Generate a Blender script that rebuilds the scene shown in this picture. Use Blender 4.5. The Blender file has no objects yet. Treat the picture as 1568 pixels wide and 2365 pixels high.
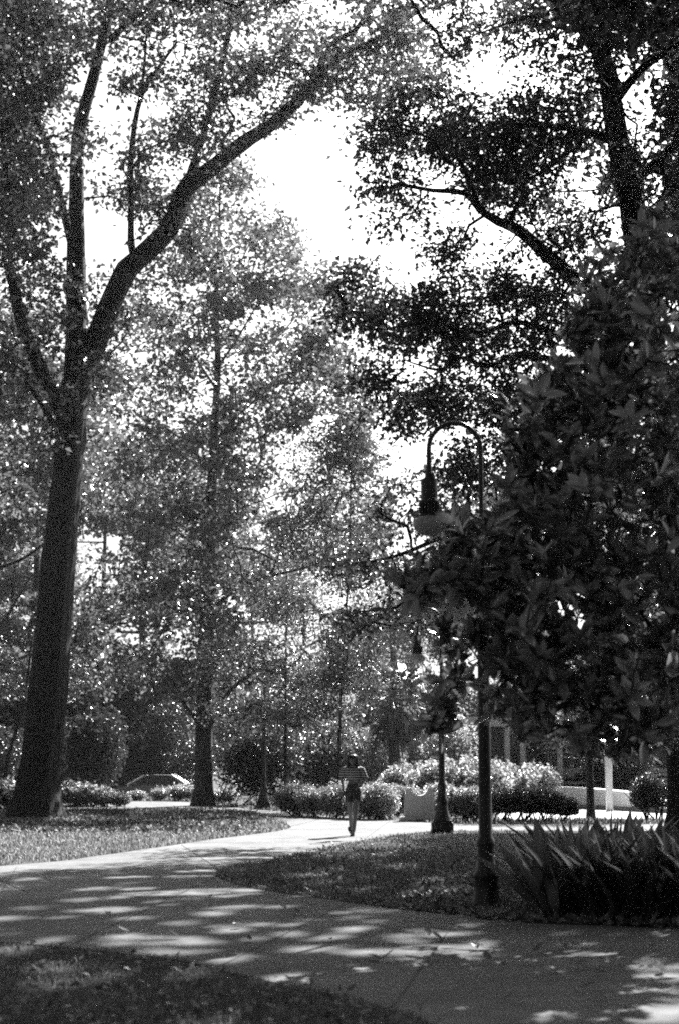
import bpy, bmesh, math, random
import numpy as np
from mathutils import Vector, Matrix

# ------------------------------------------------------------------ camera, world, sun, exposure
SC = bpy.context.scene
COL = SC.collection
FOC, CX, CY, HZ, CAMH = 3811.0, 784.0, 1182.5, 1761.5, 1.5
PITCH = math.atan((HZ - CY) / FOC)
SUN_AZ, SUN_EL = math.radians(24), math.radians(40)      # azimuth to the right of the view direction

cam_d = bpy.data.cameras.new('camera')
cam = bpy.data.objects.new('camera', cam_d); COL.objects.link(cam)
cam.location = (0, 0, CAMH); cam.rotation_euler = (math.pi / 2 + PITCH, 0, 0)
cam_d.sensor_fit = 'VERTICAL'; cam_d.sensor_height = 36; cam_d.lens = FOC / 2365 * 36
cam_d.clip_start = 0.1; cam_d.clip_end = 4000
cam_d.dof.use_dof = True; cam_d.dof.focus_distance = 31; cam_d.dof.aperture_fstop = 2.2
SC.camera = cam

world = bpy.data.worlds.new('World'); SC.world = world; world.use_nodes = True
wt = world.node_tree; wt.nodes.clear()
sky = wt.nodes.new('ShaderNodeTexSky'); sky.sky_type = 'NISHITA'; sky.sun_disc = False
sky.sun_elevation = SUN_EL; sky.sun_rotation = SUN_AZ; sky.dust_density = 5.0; sky.air_density = 0.3
bw = wt.nodes.new('ShaderNodeRGBToBW'); bg = wt.nodes.new('ShaderNodeBackground'); wo = wt.nodes.new('ShaderNodeOutputWorld')
bg.inputs['Strength'].default_value = 0.055
wt.links.new(sky.outputs[0], bw.inputs[0]); wt.links.new(bw.outputs[0], bg.inputs[0]); wt.links.new(bg.outputs[0], wo.inputs[0])

sd = bpy.data.lights.new('sun', 'SUN'); sd.energy = 5.0; sd.angle = math.radians(0.5); sd.color = (1, 1, 1)
sun = bpy.data.objects.new('sun', sd); COL.objects.link(sun)
tosun = Vector((math.sin(SUN_AZ) * math.cos(SUN_EL), math.cos(SUN_AZ) * math.cos(SUN_EL), math.sin(SUN_EL)))
sun.rotation_euler = tosun.to_track_quat('Z', 'Y').to_euler(); sun.location = tosun * 60
SC.view_settings.view_transform = 'Standard'; SC.view_settings.look = 'None'
SC.view_settings.exposure = 1.85; SC.view_settings.gamma = 1.0
SC.render.engine = 'CYCLES'
cy = SC.cycles
cy.volume_step_rate = 4; cy.max_bounces = 6; cy.diffuse_bounces = 3; cy.glossy_bounces = 2; cy.transmission_bounces = 4; cy.volume_bounces = 0
cy.caustics_reflective = False; cy.caustics_refractive = False; cy.filter_width = 1.9; cy.use_denoising = False          # the photograph is grainy film

# ------------------------------------------------------------------ helpers
rng = np.random.default_rng(11); random.seed(5)
CP, SP = math.cos(PITCH), math.sin(PITCH)

def ray(x, y):
    a, b = (x - CX) / FOC, (CY - y) / FOC
    return a, CP - b * SP, SP + b * CP                 # world direction (fwd has unit depth)

def G(x, y, z=0.0):
    dx, dy, dz = ray(x, y); t = (z - CAMH) / dz
    return np.array((dx * t, dy * t, z))

def D(x, y, Y):
    x = np.asarray(x, float); y = np.asarray(y, float)
    dx, dy, dz = ray(x, y); t = Y / dy
    return np.stack(np.broadcast_arrays(dx * t, dy * t, CAMH + dz * t), -1)

def base_at(x, Y):                                      # ground point seen at pixel column x, distance Y
    p = D(x, HZ, Y); return (float(p[0]), float(Y), 0.0)

def mesh_obj(name, V, F, mat, parent=None, smooth=False, loc=None):
    me = bpy.data.meshes.new(name)
    V = np.asarray(V, np.float32); F = np.asarray(F, np.int32)
    k = F.shape[1]
    me.vertices.add(len(V)); me.vertices.foreach_set('co', V.ravel())
    me.loops.add(F.size); me.loops.foreach_set('vertex_index', F.ravel())
    me.polygons.add(len(F)); me.polygons.foreach_set('loop_start', np.arange(0, F.size, k, dtype=np.int32))
    if smooth: me.polygons.foreach_set('use_smooth', np.ones(len(F), bool))
    me.update(calc_edges=True)
    me.materials.append(mat)
    o = bpy.data.objects.new(name, me); COL.objects.link(o)
    if parent: o.parent = parent
    if loc is not None: o.location = loc
    return o

class MB:                                               # collects triangles
    def __init__(s): s.V = []; s.F = []; s.n = 0
    def add(s, V, F):
        V = np.asarray(V, float).reshape(-1, 3); F = np.asarray(F, int)
        if F.shape[1] == 4: F = np.concatenate([F[:, [0, 1, 2]], F[:, [0, 2, 3]]])
        s.V.append(V); s.F.append(F + s.n); s.n += len(V); return s
    def build(s, name, mat, parent=None, smooth=False, loc=None):
        return mesh_obj(name, np.concatenate(s.V), np.concatenate(s.F), mat, parent, smooth, loc)

def unit(a): return a / np.maximum(np.linalg.norm(a, axis=-1, keepdims=True), 1e-9)

def tube(path, rad, sides=10, mb=None, cap=True, rough=0.0, seed=0):
    P = np.asarray(path, float); n = len(P); R = np.broadcast_to(np.asarray(rad, float), (n,))
    T = unit(np.gradient(P, axis=0))
    u = np.cross(T[0], (0.3, 1, 0.1)); u /= np.linalg.norm(u)
    V = []
    r2 = np.random.default_rng(seed)
    an = np.arange(sides) * 2 * math.pi / sides
    prof = 1 + rough * (0.6 * np.sin(an * 3 + 1) + 0.5 * np.sin(an * 5 + 2.2) + .35 * np.sin(an * 11))
    for i in range(n):
        u = u - T[i] * u.dot(T[i]); u /= np.linalg.norm(u); v = np.cross(T[i], u)
        rr = R[i] * prof * (1 + rough * 0.5 * r2.normal(size=sides))
        V.append(P[i] + np.outer(np.cos(an) * rr, u) + np.outer(np.sin(an) * rr, v))
    V = np.concatenate(V)
    j = np.arange(sides); k = (j + 1) % sides
    F = np.concatenate([np.stack([i * sides + j, i * sides + k, (i + 1) * sides + k, (i + 1) * sides + j], 1) for i in range(n - 1)])
    mb = mb or MB(); mb.add(V, F)
    if cap:
        for q, c in ((0, P[0]), (n - 1, P[-1])):
            ring = V[q * sides:(q + 1) * sides]
            mb.add(np.vstack([ring, c]), np.stack([j, k, np.full(sides, sides)], 1) if q else np.stack([k, j, np.full(sides, sides)], 1))
    return mb

def crom(pts, sub=4):
    P = np.asarray(pts, float)
    Q = np.vstack([2 * P[0] - P[1], P, 2 * P[-1] - P[-2]]); out = []
    for i in range(1, len(Q) - 2):
        for t in np.arange(sub) / sub:
            a, b, c, d = Q[i - 1], Q[i], Q[i + 1], Q[i + 2]
            out.append(0.5 * (2 * b + (c - a) * t + (2 * a - 5 * b + 4 * c - d) * t * t + (3 * b - a - 3 * c + d) * t ** 3))
    out.append(P[-1]); return np.array(out)

def lathe(prof, sides=24, center=(0, 0, 0), mb=None):
    pr = np.asarray(prof, float); an = np.arange(sides) * 2 * math.pi / sides
    V = np.concatenate([np.stack([r * np.cos(an), r * np.sin(an), np.full(sides, z)], 1) for r, z in pr]) + np.asarray(center)
    j = np.arange(sides); k = (j + 1) % sides
    F = np.concatenate([np.stack([i * sides + j, i * sides + k, (i + 1) * sides + k, (i + 1) * sides + j], 1) for i in range(len(pr) - 1)])
    mb = mb or MB(); return mb.add(V, F)

def box(c, s, mb=None, taper=1.0, bev=0.0):
    mb = mb or MB(); x, y, z = np.asarray(s, float) / 2; c = np.asarray(c, float)
    b = min(bev, x * .45, y * .45, z * .45)
    def ring(xx, yy, zz):
        if b > 0: return [(-xx + b, -yy, zz), (xx - b, -yy, zz), (xx, -yy + b, zz), (xx, yy - b, zz), (xx - b, yy, zz), (-xx + b, yy, zz), (-xx, yy - b, zz), (-xx, -yy + b, zz)]
        return [(-xx, -yy, zz), (xx, -yy, zz), (xx, yy, zz), (-xx, yy, zz)]
    t = taper
    rings = [ring(x, y, -z)] if b == 0 else [ring(x - b, y - b, -z), ring(x, y, -z + b)]
    rings += [ring(x * t, y * t, z)] if b == 0 else [ring(x * t, y * t, z - b), ring(x * t - b, y * t - b, z)]
    n = len(rings[0]); V = np.concatenate([np.array(r) for r in rings]) + c
    j = np.arange(n); k = (j + 1) % n
    F = np.concatenate([np.stack([i * n + j, i * n + k, (i + 1) * n + k, (i + 1) * n + j], 1) for i in range(len(rings) - 1)])
    mb.add(V, F)
    m = len(rings) - 1
    mb.add(np.vstack([V[:n], V[:n].mean(0)]), np.stack([k, j, np.full(n, n)], 1))
    mb.add(np.vstack([V[m * n:], V[m * n:].mean(0)]), np.stack([j, k, np.full(n, n)], 1))
    return mb

def leafset(c, L, W, r, flat=0.5, dirs=None, dirn=0.6, fold=0.25, droop=0.12):
    n = len(c)
    nr = r.normal(size=(n, 3)); nr[:, 2] += flat * 2; nr = unit(nr)
    u = r.normal(size=(n, 3)) if dirs is None else dirs + dirn * r.normal(size=(n, 3))
    u = unit(u - (u * nr).sum(1, keepdims=True) * nr); v = np.cross(nr, u)
    s = r.uniform(.7, 1.25, (n, 1)); l = L * s; w = W * s * r.uniform(.85, 1.15, (n, 1))
    mid = c + u * l * .45
    V = np.stack([c, mid - v * w / 2 + nr * w * fold, c + u * l - nr * l * droop, mid + v * w / 2 + nr * w * fold], 1).reshape(-1, 3)
    i = np.arange(n) * 4
    return V, np.concatenate([np.stack([i, i + 1, i + 2], 1), np.stack([i, i + 2, i + 3], 1)])

def bigleaf(c, u, nrm, L, W, bend, wave=0.0):            # detailed leaves: 5 stations x 3 points
    n = len(c); v = np.cross(nrm, u); V = []
    prof = [(0, .08), (.22, .72), (.5, 1.0), (.78, .7), (1.0, .03)]
    for t, w in prof:
        ctr = c + u * (L * t)[:, None] - nrm * (bend * L * t * t)[:, None]
        half = (W * w / 2)[:, None]
        V += [ctr - v * half + nrm * half * .35, ctr, ctr + v * half + nrm * half * .35]
    V = np.stack(V, 1).reshape(-1, 3); F = []
    i = np.arange(n) * 15
    for q in range(4):
        for s in (0, 1):
            a = q * 3 + s
            F += [np.stack([i + a, i + a + 1, i + a + 4], 1), np.stack([i + a, i + a + 4, i + a + 3], 1)]
    return V, np.concatenate(F)

def thing(name, label, cat, loc=(0, 0, 0), rz=0.0, group=None):
    o = bpy.data.objects.new(name, None); COL.objects.link(o); o.empty_display_size = .3
    o.location = loc; o.rotation_euler = (0, 0, rz); return tag(o, label, cat, group)
def tag(o, label=None, cat=None, group=None, kind=None):
    if label: o['label'] = label
    if cat: o['category'] = cat
    if group: o['group'] = group
    if kind: o['kind'] = kind
    return o
def dup(root, loc, rz=0.0, sc=1.0, label=None, group=None):
    r = root.copy(); COL.objects.link(r); r.location = loc; r.rotation_euler = (0, 0, rz)
    r.scale = (sc, sc, sc) if np.isscalar(sc) else sc
    if label: r['label'] = label
    if group: r['group'] = group
    for ch in list(root.children):
        c = ch.copy(); COL.objects.link(c); c.parent = r
        for g in ch.children:
            d = g.copy(); COL.objects.link(d); d.parent = c
    return r

# ------------------------------------------------------------------ materials (all grey: the photograph is monochrome)
def newmat(name):
    m = bpy.data.materials.new(name); m.use_nodes = True
    nt = m.node_tree; nt.nodes.clear(); out = nt.nodes.new('ShaderNodeOutputMaterial')
    return m, nt, out
def N(nt, typ, **kw):
    n = nt.nodes.new(typ)
    for k, v in kw.items():
        if k in n.inputs: n.inputs[k].default_value = v
        else: setattr(n, k, v)
    return n
def ramp(nt, lo, hi, p0=0.3, p1=0.7):
    r = nt.nodes.new('ShaderNodeValToRGB')
    r.color_ramp.elements[0].position = p0; r.color_ramp.elements[0].color = (lo, lo, lo, 1)
    r.color_ramp.elements[1].position = p1; r.color_ramp.elements[1].color = (hi, hi, hi, 1); return r

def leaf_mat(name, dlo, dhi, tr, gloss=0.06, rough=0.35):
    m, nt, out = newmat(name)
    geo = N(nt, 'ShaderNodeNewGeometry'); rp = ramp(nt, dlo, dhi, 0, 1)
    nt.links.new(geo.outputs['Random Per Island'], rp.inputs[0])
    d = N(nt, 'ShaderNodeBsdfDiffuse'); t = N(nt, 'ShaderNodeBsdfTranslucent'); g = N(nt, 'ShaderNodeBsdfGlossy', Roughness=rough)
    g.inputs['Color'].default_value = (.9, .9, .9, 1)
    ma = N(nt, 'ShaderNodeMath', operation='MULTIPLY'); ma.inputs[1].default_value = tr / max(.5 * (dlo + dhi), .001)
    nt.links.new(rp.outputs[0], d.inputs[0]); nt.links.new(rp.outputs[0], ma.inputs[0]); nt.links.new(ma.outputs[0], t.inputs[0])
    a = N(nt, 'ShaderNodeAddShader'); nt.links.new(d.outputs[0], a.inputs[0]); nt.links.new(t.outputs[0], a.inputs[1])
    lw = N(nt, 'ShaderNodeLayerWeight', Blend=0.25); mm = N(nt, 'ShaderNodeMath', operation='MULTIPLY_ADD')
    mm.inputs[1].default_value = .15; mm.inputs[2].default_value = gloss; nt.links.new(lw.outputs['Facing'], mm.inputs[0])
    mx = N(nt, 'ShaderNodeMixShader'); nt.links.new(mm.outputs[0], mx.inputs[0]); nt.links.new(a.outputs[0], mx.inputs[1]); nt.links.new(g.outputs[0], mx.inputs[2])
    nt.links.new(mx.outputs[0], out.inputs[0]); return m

def solid(name, v, rough=0.6, scale=None, var=0.25, metal=0.0, bump=0.0, stretch=(1, 1, 1), detail=4, spec=0.4):
    m, nt, out = newmat(name)
    p = N(nt, 'ShaderNodeBsdfPrincipled', Roughness=rough, Metallic=metal); p.inputs['Specular IOR Level'].default_value = spec
    if scale:
        tc = N(nt, 'ShaderNodeTexCoord'); mp = N(nt, 'ShaderNodeMapping'); mp.inputs['Scale'].default_value = stretch
        no = N(nt, 'ShaderNodeTexNoise', Scale=scale, Detail=detail, Roughness=.65)
        nt.links.new(tc.outputs['Object'], mp.inputs[0]); nt.links.new(mp.outputs[0], no.inputs['Vector'])
        r = ramp(nt, v * (1 - var), v * (1 + var)); nt.links.new(no.outputs[0], r.inputs[0]); nt.links.new(r.outputs[0], p.inputs['Base Color'])
        if bump:
            b = N(nt, 'ShaderNodeBump', Strength=bump, Distance=.03); nt.links.new(no.outputs[0], b.inputs['Height']); nt.links.new(b.outputs[0], p.inputs['Normal'])
    else: p.inputs['Base Color'].default_value = (v, v, v, 1)
    nt.links.new(p.outputs[0], out.inputs[0]); return m

def bark_mat(name, v):  # deep vertical furrows
    m, nt, out = newmat(name)
    p = N(nt, 'ShaderNodeBsdfPrincipled', Roughness=.85); p.inputs['Specular IOR Level'].default_value = .2
    tc = N(nt, 'ShaderNodeTexCoord'); mp = N(nt, 'ShaderNodeMapping'); mp.inputs['Scale'].default_value = (9, 9, 1.1)
    no = N(nt, 'ShaderNodeTexNoise', Scale=1.6, Detail=6, Roughness=.7, Distortion=.6)
    n2 = N(nt, 'ShaderNodeTexNoise', Scale=.5, Detail=3)
    nt.links.new(tc.outputs['Object'], mp.inputs[0]); nt.links.new(mp.outputs[0], no.inputs['Vector']); nt.links.new(tc.outputs['Object'], n2.inputs['Vector'])
    r = ramp(nt, v * .25, v * 1.7, .38, .62); nt.links.new(no.outputs[0], r.inputs[0])
    r2 = ramp(nt, .7, 1.25); nt.links.new(n2.outputs[0], r2.inputs[0])
    mu = N(nt, 'ShaderNodeMixRGB', blend_type='MULTIPLY'); mu.inputs[0].default_value = 1
    nt.links.new(r.outputs[0], mu.inputs[1]); nt.links.new(r2.outputs[0], mu.inputs[2]); nt.links.new(mu.outputs[0], p.inputs['Base Color'])
    b = N(nt, 'ShaderNodeBump', Strength=1.0, Distance=.12); nt.links.new(no.outputs[0], b.inputs['Height']); nt.links.new(b.outputs[0], p.inputs['Normal'])
    nt.links.new(p.outputs[0], out.inputs[0]); return m

M = dict(
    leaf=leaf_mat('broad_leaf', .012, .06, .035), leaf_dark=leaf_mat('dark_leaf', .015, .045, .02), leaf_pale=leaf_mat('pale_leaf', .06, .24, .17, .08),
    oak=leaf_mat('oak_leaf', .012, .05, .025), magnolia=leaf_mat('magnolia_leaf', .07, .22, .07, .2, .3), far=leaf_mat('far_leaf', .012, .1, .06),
    leaf_sun=leaf_mat('sunlit_leaf', .008, .1, .065, .1), strap=leaf_mat('strap_leaf', .02, .09, .04, .1, .35), palm=leaf_mat('palm_leaf', .02, .06, .02, .1), hedge=leaf_mat('hedge_leaf', .06, .26, .13, .08),  # sunlit leaves carry the sunlight in a brighter leaf colour
    grass=leaf_mat('grass_blade', .02, .12, .09, .02, .5), litter=leaf_mat('dry_leaf', .03, .26, .05, .02, .55), litter_shade=leaf_mat('shaded_dry_leaf', .015, .12, .02, .008, .6),
    bark=bark_mat('bark', .05), bark_pale=bark_mat('pale_bark', .09), palm_bark=solid('palm_bark', .1, .9, 14, .6, bump=.8),
    iron=solid('black_iron', .024, .4, 30, .3, metal=.0, spec=.5), glass=None, 
    stone=solid('granite', .66, .8, 38, .35, bump=.25, detail=8), white=solid('white_paint', .82, .6, 6, .06), wall=solid('cream_wall', .78, .8, 3, .1),
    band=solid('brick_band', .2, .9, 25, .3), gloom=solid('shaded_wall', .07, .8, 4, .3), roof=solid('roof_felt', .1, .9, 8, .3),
    paint=solid('dark_car_paint', .3, .25, None), tyre=solid('tyre', .02, .8), rimm=solid('alloy', .5, .3, metal=.8), carglass=solid('car_glass', .03, .05, None, spec=1.0),
    bright=solid('glint_and_headlight', .7, .25, None), skin=solid('skin', .17, .55), shorts=solid('dark_denim', .045, .85, 60, .4), hair=solid('dark_hair', .018, .45),
    shoe=solid('dark_shoe', .03, .6), sole=solid('shoe_sole', .45, .7),
)
def shade_mat():
    m, nt, out = newmat('frosted_glass')
    d = N(nt, 'ShaderNodeBsdfDiffuse', Color=(.3, .3, .3, 1)); t = N(nt, 'ShaderNodeBsdfTranslucent', Color=(.14, .14, .14, 1)); g = N(nt, 'ShaderNodeBsdfGlossy', Roughness=.2)
    a = N(nt, 'ShaderNodeAddShader'); mx = N(nt, 'ShaderNodeMixShader'); mx.inputs[0].default_value = .08
    nt.links.new(d.outputs[0], a.inputs[0]); nt.links.new(t.outputs[0], a.inputs[1]); nt.links.new(a.outputs[0], mx.inputs[1]); nt.links.new(g.outputs[0], mx.inputs[2])
    nt.links.new(mx.outputs[0], out.inputs[0]); return m
M['glass'] = shade_mat()
def stripe_mat():
    m, nt, out = newmat('striped_jersey')
    p = N(nt, 'ShaderNodeBsdfPrincipled', Roughness=.85); tc = N(nt, 'ShaderNodeTexCoord')
    w = N(nt, 'ShaderNodeTexWave', Scale=6.3, Distortion=.6); w.bands_direction = 'Z'; w.inputs['Detail Scale'].default_value = .7
    r = ramp(nt, .03, .5, .5, .62); nt.links.new(tc.outputs['Object'], w.inputs['Vector']); nt.links.new(w.outputs[0], r.inputs[0])
    nt.links.new(r.outputs[0], p.inputs['Base Color']); nt.links.new(p.outputs[0], out.inputs[0]); return m
M['stripe'] = stripe_mat()
def concrete_mat():
    m, nt, out = newmat('concrete')
    p = N(nt, 'ShaderNodeBsdfPrincipled', Roughness=.85); p.inputs['Specular IOR Level'].default_value = .25
    tc = N(nt, 'ShaderNodeTexCoord')
    n1 = N(nt, 'ShaderNodeTexNoise', Scale=.8, Detail=6, Roughness=.65); n2 = N(nt, 'ShaderNodeTexNoise', Scale=70, Detail=3); n3 = N(nt, 'ShaderNodeTexNoise', Scale=9, Detail=5, Roughness=.7)
    for n in (n1, n2, n3): nt.links.new(tc.outputs['Object'], n.inputs['Vector'])
    r1 = ramp(nt, .095, .19, .35, .65); r2 = ramp(nt, .78, 1.15); r3 = ramp(nt, .8, 1.1)
    nt.links.new(n1.outputs[0], r1.inputs[0]); nt.links.new(n2.outputs[0], r2.inputs[0]); nt.links.new(n3.outputs[0], r3.inputs[0])
    a = N(nt, 'ShaderNodeMixRGB', blend_type='MULTIPLY'); b = N(nt, 'ShaderNodeMixRGB', blend_type='MULTIPLY'); a.inputs[0].default_value = b.inputs[0].default_value = 1
    nt.links.new(r1.outputs[0], a.inputs[1]); nt.links.new(r2.outputs[0], a.inputs[2]); nt.links.new(a.outputs[0], b.inputs[1]); nt.links.new(r3.outputs[0], b.inputs[2])
    nt.links.new(b.outputs[0], p.inputs['Base Color'])
    bp = N(nt, 'ShaderNodeBump', Strength=.35, Distance=.01); nt.links.new(n2.outputs[0], bp.inputs['Height']); nt.links.new(bp.outputs[0], p.inputs['Normal'])
    nt.links.new(p.outputs[0], out.inputs[0]); return m
M['concrete'] = concrete_mat()
M['soil'] = solid('lawn_soil', .025, .95, 5, .6, bump=.5, detail=8)
M['asphalt'] = solid('asphalt', .06, .9, 30, .3)
M['mulch'] = solid('mulch', .02, .95, 22, .7, bump=.8, detail=8)
M['seam'] = solid('joint', .06, .95)
M['paving'] = solid('pale_paving', .4, .8, 4, .12, detail=6)

# ------------------------------------------------------------------ air: haze added to stand in for lens glare
def haze():
    m, nt, out = newmat('thin_haze')
    v = N(nt, 'ShaderNodeVolumePrincipled', Density=.00033, Anisotropy=.82); v.inputs['Color'].default_value = (.95, .95, .95, 1)
    nt.links.new(v.outputs[0], out.inputs['Volume'])
    o = box((0, 60, 14), (420, 420, 34)).build('haze', m); tag(o, kind='stuff')
haze()

# ------------------------------------------------------------------ ground, paths
def ground_z(x, y): 
    t = np.clip((np.asarray(y) - 63) / 12, 0, 1); return -.5 * t * t * (3 - 2 * t)
ys = np.concatenate([np.linspace(-40, 60, 26), np.linspace(62, 78, 17), np.linspace(82, 160, 12), [220, 400, 800, 1600]])
xs = np.concatenate([[-1500, -600, -250], np.linspace(-120, 120, 49), [250, 600, 1500]])
gx, gy = np.meshgrid(xs, ys); gv = np.stack([gx, gy, ground_z(gx, gy)], -1).reshape(-1, 3)
nx = len(xs); ii = np.arange(len(ys) - 1)[:, None] * nx + np.arange(nx - 1)[None]; ii = ii.ravel()
tag(mesh_obj('ground', gv, np.stack([ii, ii + 1, ii + nx + 1, ii + nx], 1), M['soil'], smooth=True), kind='structure')

def sheet(name, pts, z, mat):
    bm = bmesh.new(); vs = [bm.verts.new((p[0], p[1], z)) for p in pts]; f = bm.faces.new(vs)
    if f.normal.z < 0: f.normal_flip()
    bm.normal_update()
    if f.normal.z < 0: bmesh.ops.reverse_faces(bm, faces=[f])
    bmesh.ops.triangulate(bm, faces=bm.faces[:])
    me = bpy.data.meshes.new(name); bm.to_mesh(me); bm.free(); me.materials.append(mat)
    o = bpy.data.objects.new(name, me); COL.objects.link(o); return tag(o, kind='structure')
far_edge = [(1900, 1904), (1300, 1905), (1130, 1905), (1039, 1904), (919, 1897), (783, 1887), (658, 1876), (560, 1868), (432, 1853), (143, 1851), (-300, 1850)]
mid_edge = [(-300, 1873), (143, 1872), (432, 1870), (560, 1875), (600, 1883), (640, 1897), (672, 1911), (640, 1921), (510, 1938), (280, 1971), (153, 1989), (0, 2002), (-300, 2030)]
low_edge = [(-300, 2150), (0, 2177), (204, 2196), (408, 2221), (510, 2244), (663, 2277), (760, 2299), (914, 2338), (985, 2365), (1150, 2412), (1600, 2540)]
isl_edge = [(1950, 2180), (1568, 2150), (1172, 2132), (1069, 2119), (904, 2101), (800, 2086), (602, 2058), (533, 2042), (501, 2020), (551, 2003), (640, 1988), (729, 1967), (836, 1942), (990, 1922), (1130, 1920), (1268, 1920), (1900, 1921)]
path_poly = np.concatenate([crom([G(*p)[:2] for p in e], 5) for e in (far_edge, mid_edge, low_edge, isl_edge)])
path_poly = path_poly + rng.normal(size=path_poly.shape) * .018
sheet('path', path_poly, .012, M['concrete'])
plaza_poly = np.array([G(*p)[:2] for p in [(1150, 1893), (2300, 1893), (2300, 1856), (1150, 1856)]])
sheet('plaza', plaza_poly, .01, M['paving'])
# low turned edge so the slab has thickness
mbk = MB()
pp = np.vstack([path_poly, path_poly[:1]]); n_ = len(pp)
Vk = np.vstack([np.c_[pp, np.full(n_, .012)], np.c_[pp, np.full(n_, -.02)]])
j_ = np.arange(n_ - 1); mbk.add(Vk, np.stack([j_, j_ + 1, j_ + 1 + n_, j_ + n_], 1))
tag(mbk.build('path_edge', M['concrete']), kind='structure')
# saw-cut joints across the slab
mj = MB()
def joint(a, b, w=.014):
    a = G(*a)[:2]; b = G(*b)[:2]; d = (b - a) / np.linalg.norm(b - a); q = np.array((-d[1], d[0])) * w / 2
    mj.add(np.c_[np.array([a - q, b - q, b + q, a + q]), np.full(4, .016)], [[0, 1, 2, 3]])
for a, b in [((690, 1890), (1160, 1916)), ((740, 1893), (668, 1911)), ((900, 1897), (846, 1936)), ((420, 1953), (520, 2018)), ((40, 2004), (-60, 2165)), ((505, 2025), (160, 2188)), ((800, 2090), (500, 2240)), ((1060, 2120), (905, 2332)), ((0, 2035), (60, 2062))]: joint(a, b)
tag(mj.build('path_joints', M['seam']), kind='structure')
bed_poly = crom([G(*p)[:2] for p in [(860, 2094), (904, 2100), (1069, 2117), (1172, 2130), (1568, 2147), (1900, 2165), (1900, 1990), (1568, 1960), (1150, 1985), (1000, 2000), (920, 2040), (860, 2094)]], 5)
sheet('planting_bed', bed_poly[:-1], .005, M['mulch'])
road = np.array([(-70, 74.5), (-1.5, 74.5), (-1.5, 81), (-70, 81)])
sheet('road', road, -.46, M['asphalt'])

def inpoly(p, poly):
    x, y = p[:, 0], p[:, 1]; c = np.zeros(len(p), bool); j = len(poly) - 1
    for i in range(len(poly)):
        xi, yi = poly[i]; xj, yj = poly[j]
        hit = ((yi > y) != (yj > y)) & (x < (xj - xi) * (y - yi) / (yj - yi + 1e-12) + xi); c ^= hit; j = i
    return c

# ------------------------------------------------------------------ grass and leaf litter
def ground_samples(n, x0, x1, y0, y1):
    px = rng.uniform(x0, x1, n); py = rng.uniform(y0, y1, n)
    dx, dy, dz = ray(px, py); t = -CAMH / dz
    return np.stack([dx * t, dy * t], 1)
def blades(name, pts, h, w, label=None):
    n = len(pts); P = np.c_[pts, np.zeros(n)]
    a = rng.uniform(0, 2 * math.pi, n); lean = rng.uniform(.1, .8, n); d = np.stack([np.cos(a), np.sin(a), np.zeros(n)], 1)
    s = np.stack([-np.sin(a), np.cos(a), np.zeros(n)], 1)
    hh = h * rng.uniform(.5, 1.5, n) * np.clip(pts[:, 1] / 14, .8, 2.0) ** .3
    ww = w * np.clip(pts[:, 1] / 12, 1, 4) * rng.uniform(.7, 1.3, n)
    up = np.array((0, 0, 1.))
    m = P + up * (hh * .6)[:, None] + d * (hh * lean * .35)[:, None]; t = P + up * (hh * (1 - .25 * lean))[:, None] + d * (hh * lean)[:, None]
    V = np.stack([P - s * ww[:, None] / 2, P + s * ww[:, None] / 2, m + s * ww[:, None] * .35, m - s * ww[:, None] * .35, t], 1).reshape(-1, 3)
    i = np.arange(n) * 5
    F = np.concatenate([np.stack([i, i + 1, i + 2], 1), np.stack([i, i + 2, i + 3], 1), np.stack([i + 3, i + 2, i + 4], 1)])
    return tag(mesh_obj(name, V, F, M['grass']), label, 'grass', kind='stuff')
def lawn_pts(n, *r):
    p = ground_samples(n, *r); q = np.sin(p[:, 0] * 2.1 + 1.7 * np.sin(p[:, 1] * 1.3)) + np.sin(p[:, 1] * 1.7 + 1.4 * np.sin(p[:, 0] * 1.9 + 2)) + .8 * rng.normal(size=n); k = (q > -1.0) & ~inpoly(p, path_poly) & ~inpoly(p, plaza_poly) & ~inpoly(p, bed_poly); return p[k]
blades('grass', lawn_pts(70000, -200, 1100, 2150, 2400), .045, .0045, 'short rough grass with fallen leaves at the near edge of the path')
blades('grass', lawn_pts(60000, 440, 1300, 1915, 2110), .05, .006, 'shaded grass on the tongue of lawn between the two paths')
blades('grass', lawn_pts(110000, -500, 720, 1866, 2040), .06, .008, 'partly sunlit lawn around the big tree trunks')
blades('grass', lawn_pts(40000, -300, 1700, 1843, 1905), .07, .012, 'sunlit grass under the hedge and beyond the far path')

def litter(name, pts, L, label, z=.03, mat='litter'):
    P = np.c_[pts, rng.uniform(.008, z, len(pts))]
    V, F = leafset(P, L, L * .5, rng, flat=.9, fold=.3, droop=-.15)
    V[:, 2] = np.maximum(V[:, 2], .006)
    return tag(mesh_obj(name, V, F, M[mat]), label, 'leaf litter', kind='stuff')
p = ground_samples(16000, 850, 1900, 1985, 2150); p = p[inpoly(p, bed_poly)]
litter('leaf_litter', p, .09, 'thick carpet of dry fallen leaves around the near lamp post')
p = ground_samples(5200, 500, 1300, 1935, 2110); p = p[~inpoly(p, path_poly)]
litter('leaf_litter', p, .075, 'dry leaves scattered over the grass tongue between the paths', .05)
p = ground_samples(1500, -150, 1100, 2160, 2400); p = p[~inpoly(p, path_poly)]
litter('leaf_litter', p, .07, 'curled leaves lying in the dark grass at the near edge', .06)
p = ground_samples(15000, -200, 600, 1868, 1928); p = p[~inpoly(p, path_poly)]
litter('leaf_litter', p, .105, 'leaf litter under the two tall trees', .06, 'litter_shade')  # dense darker leaves put the shade of this lawn band into colour

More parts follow.
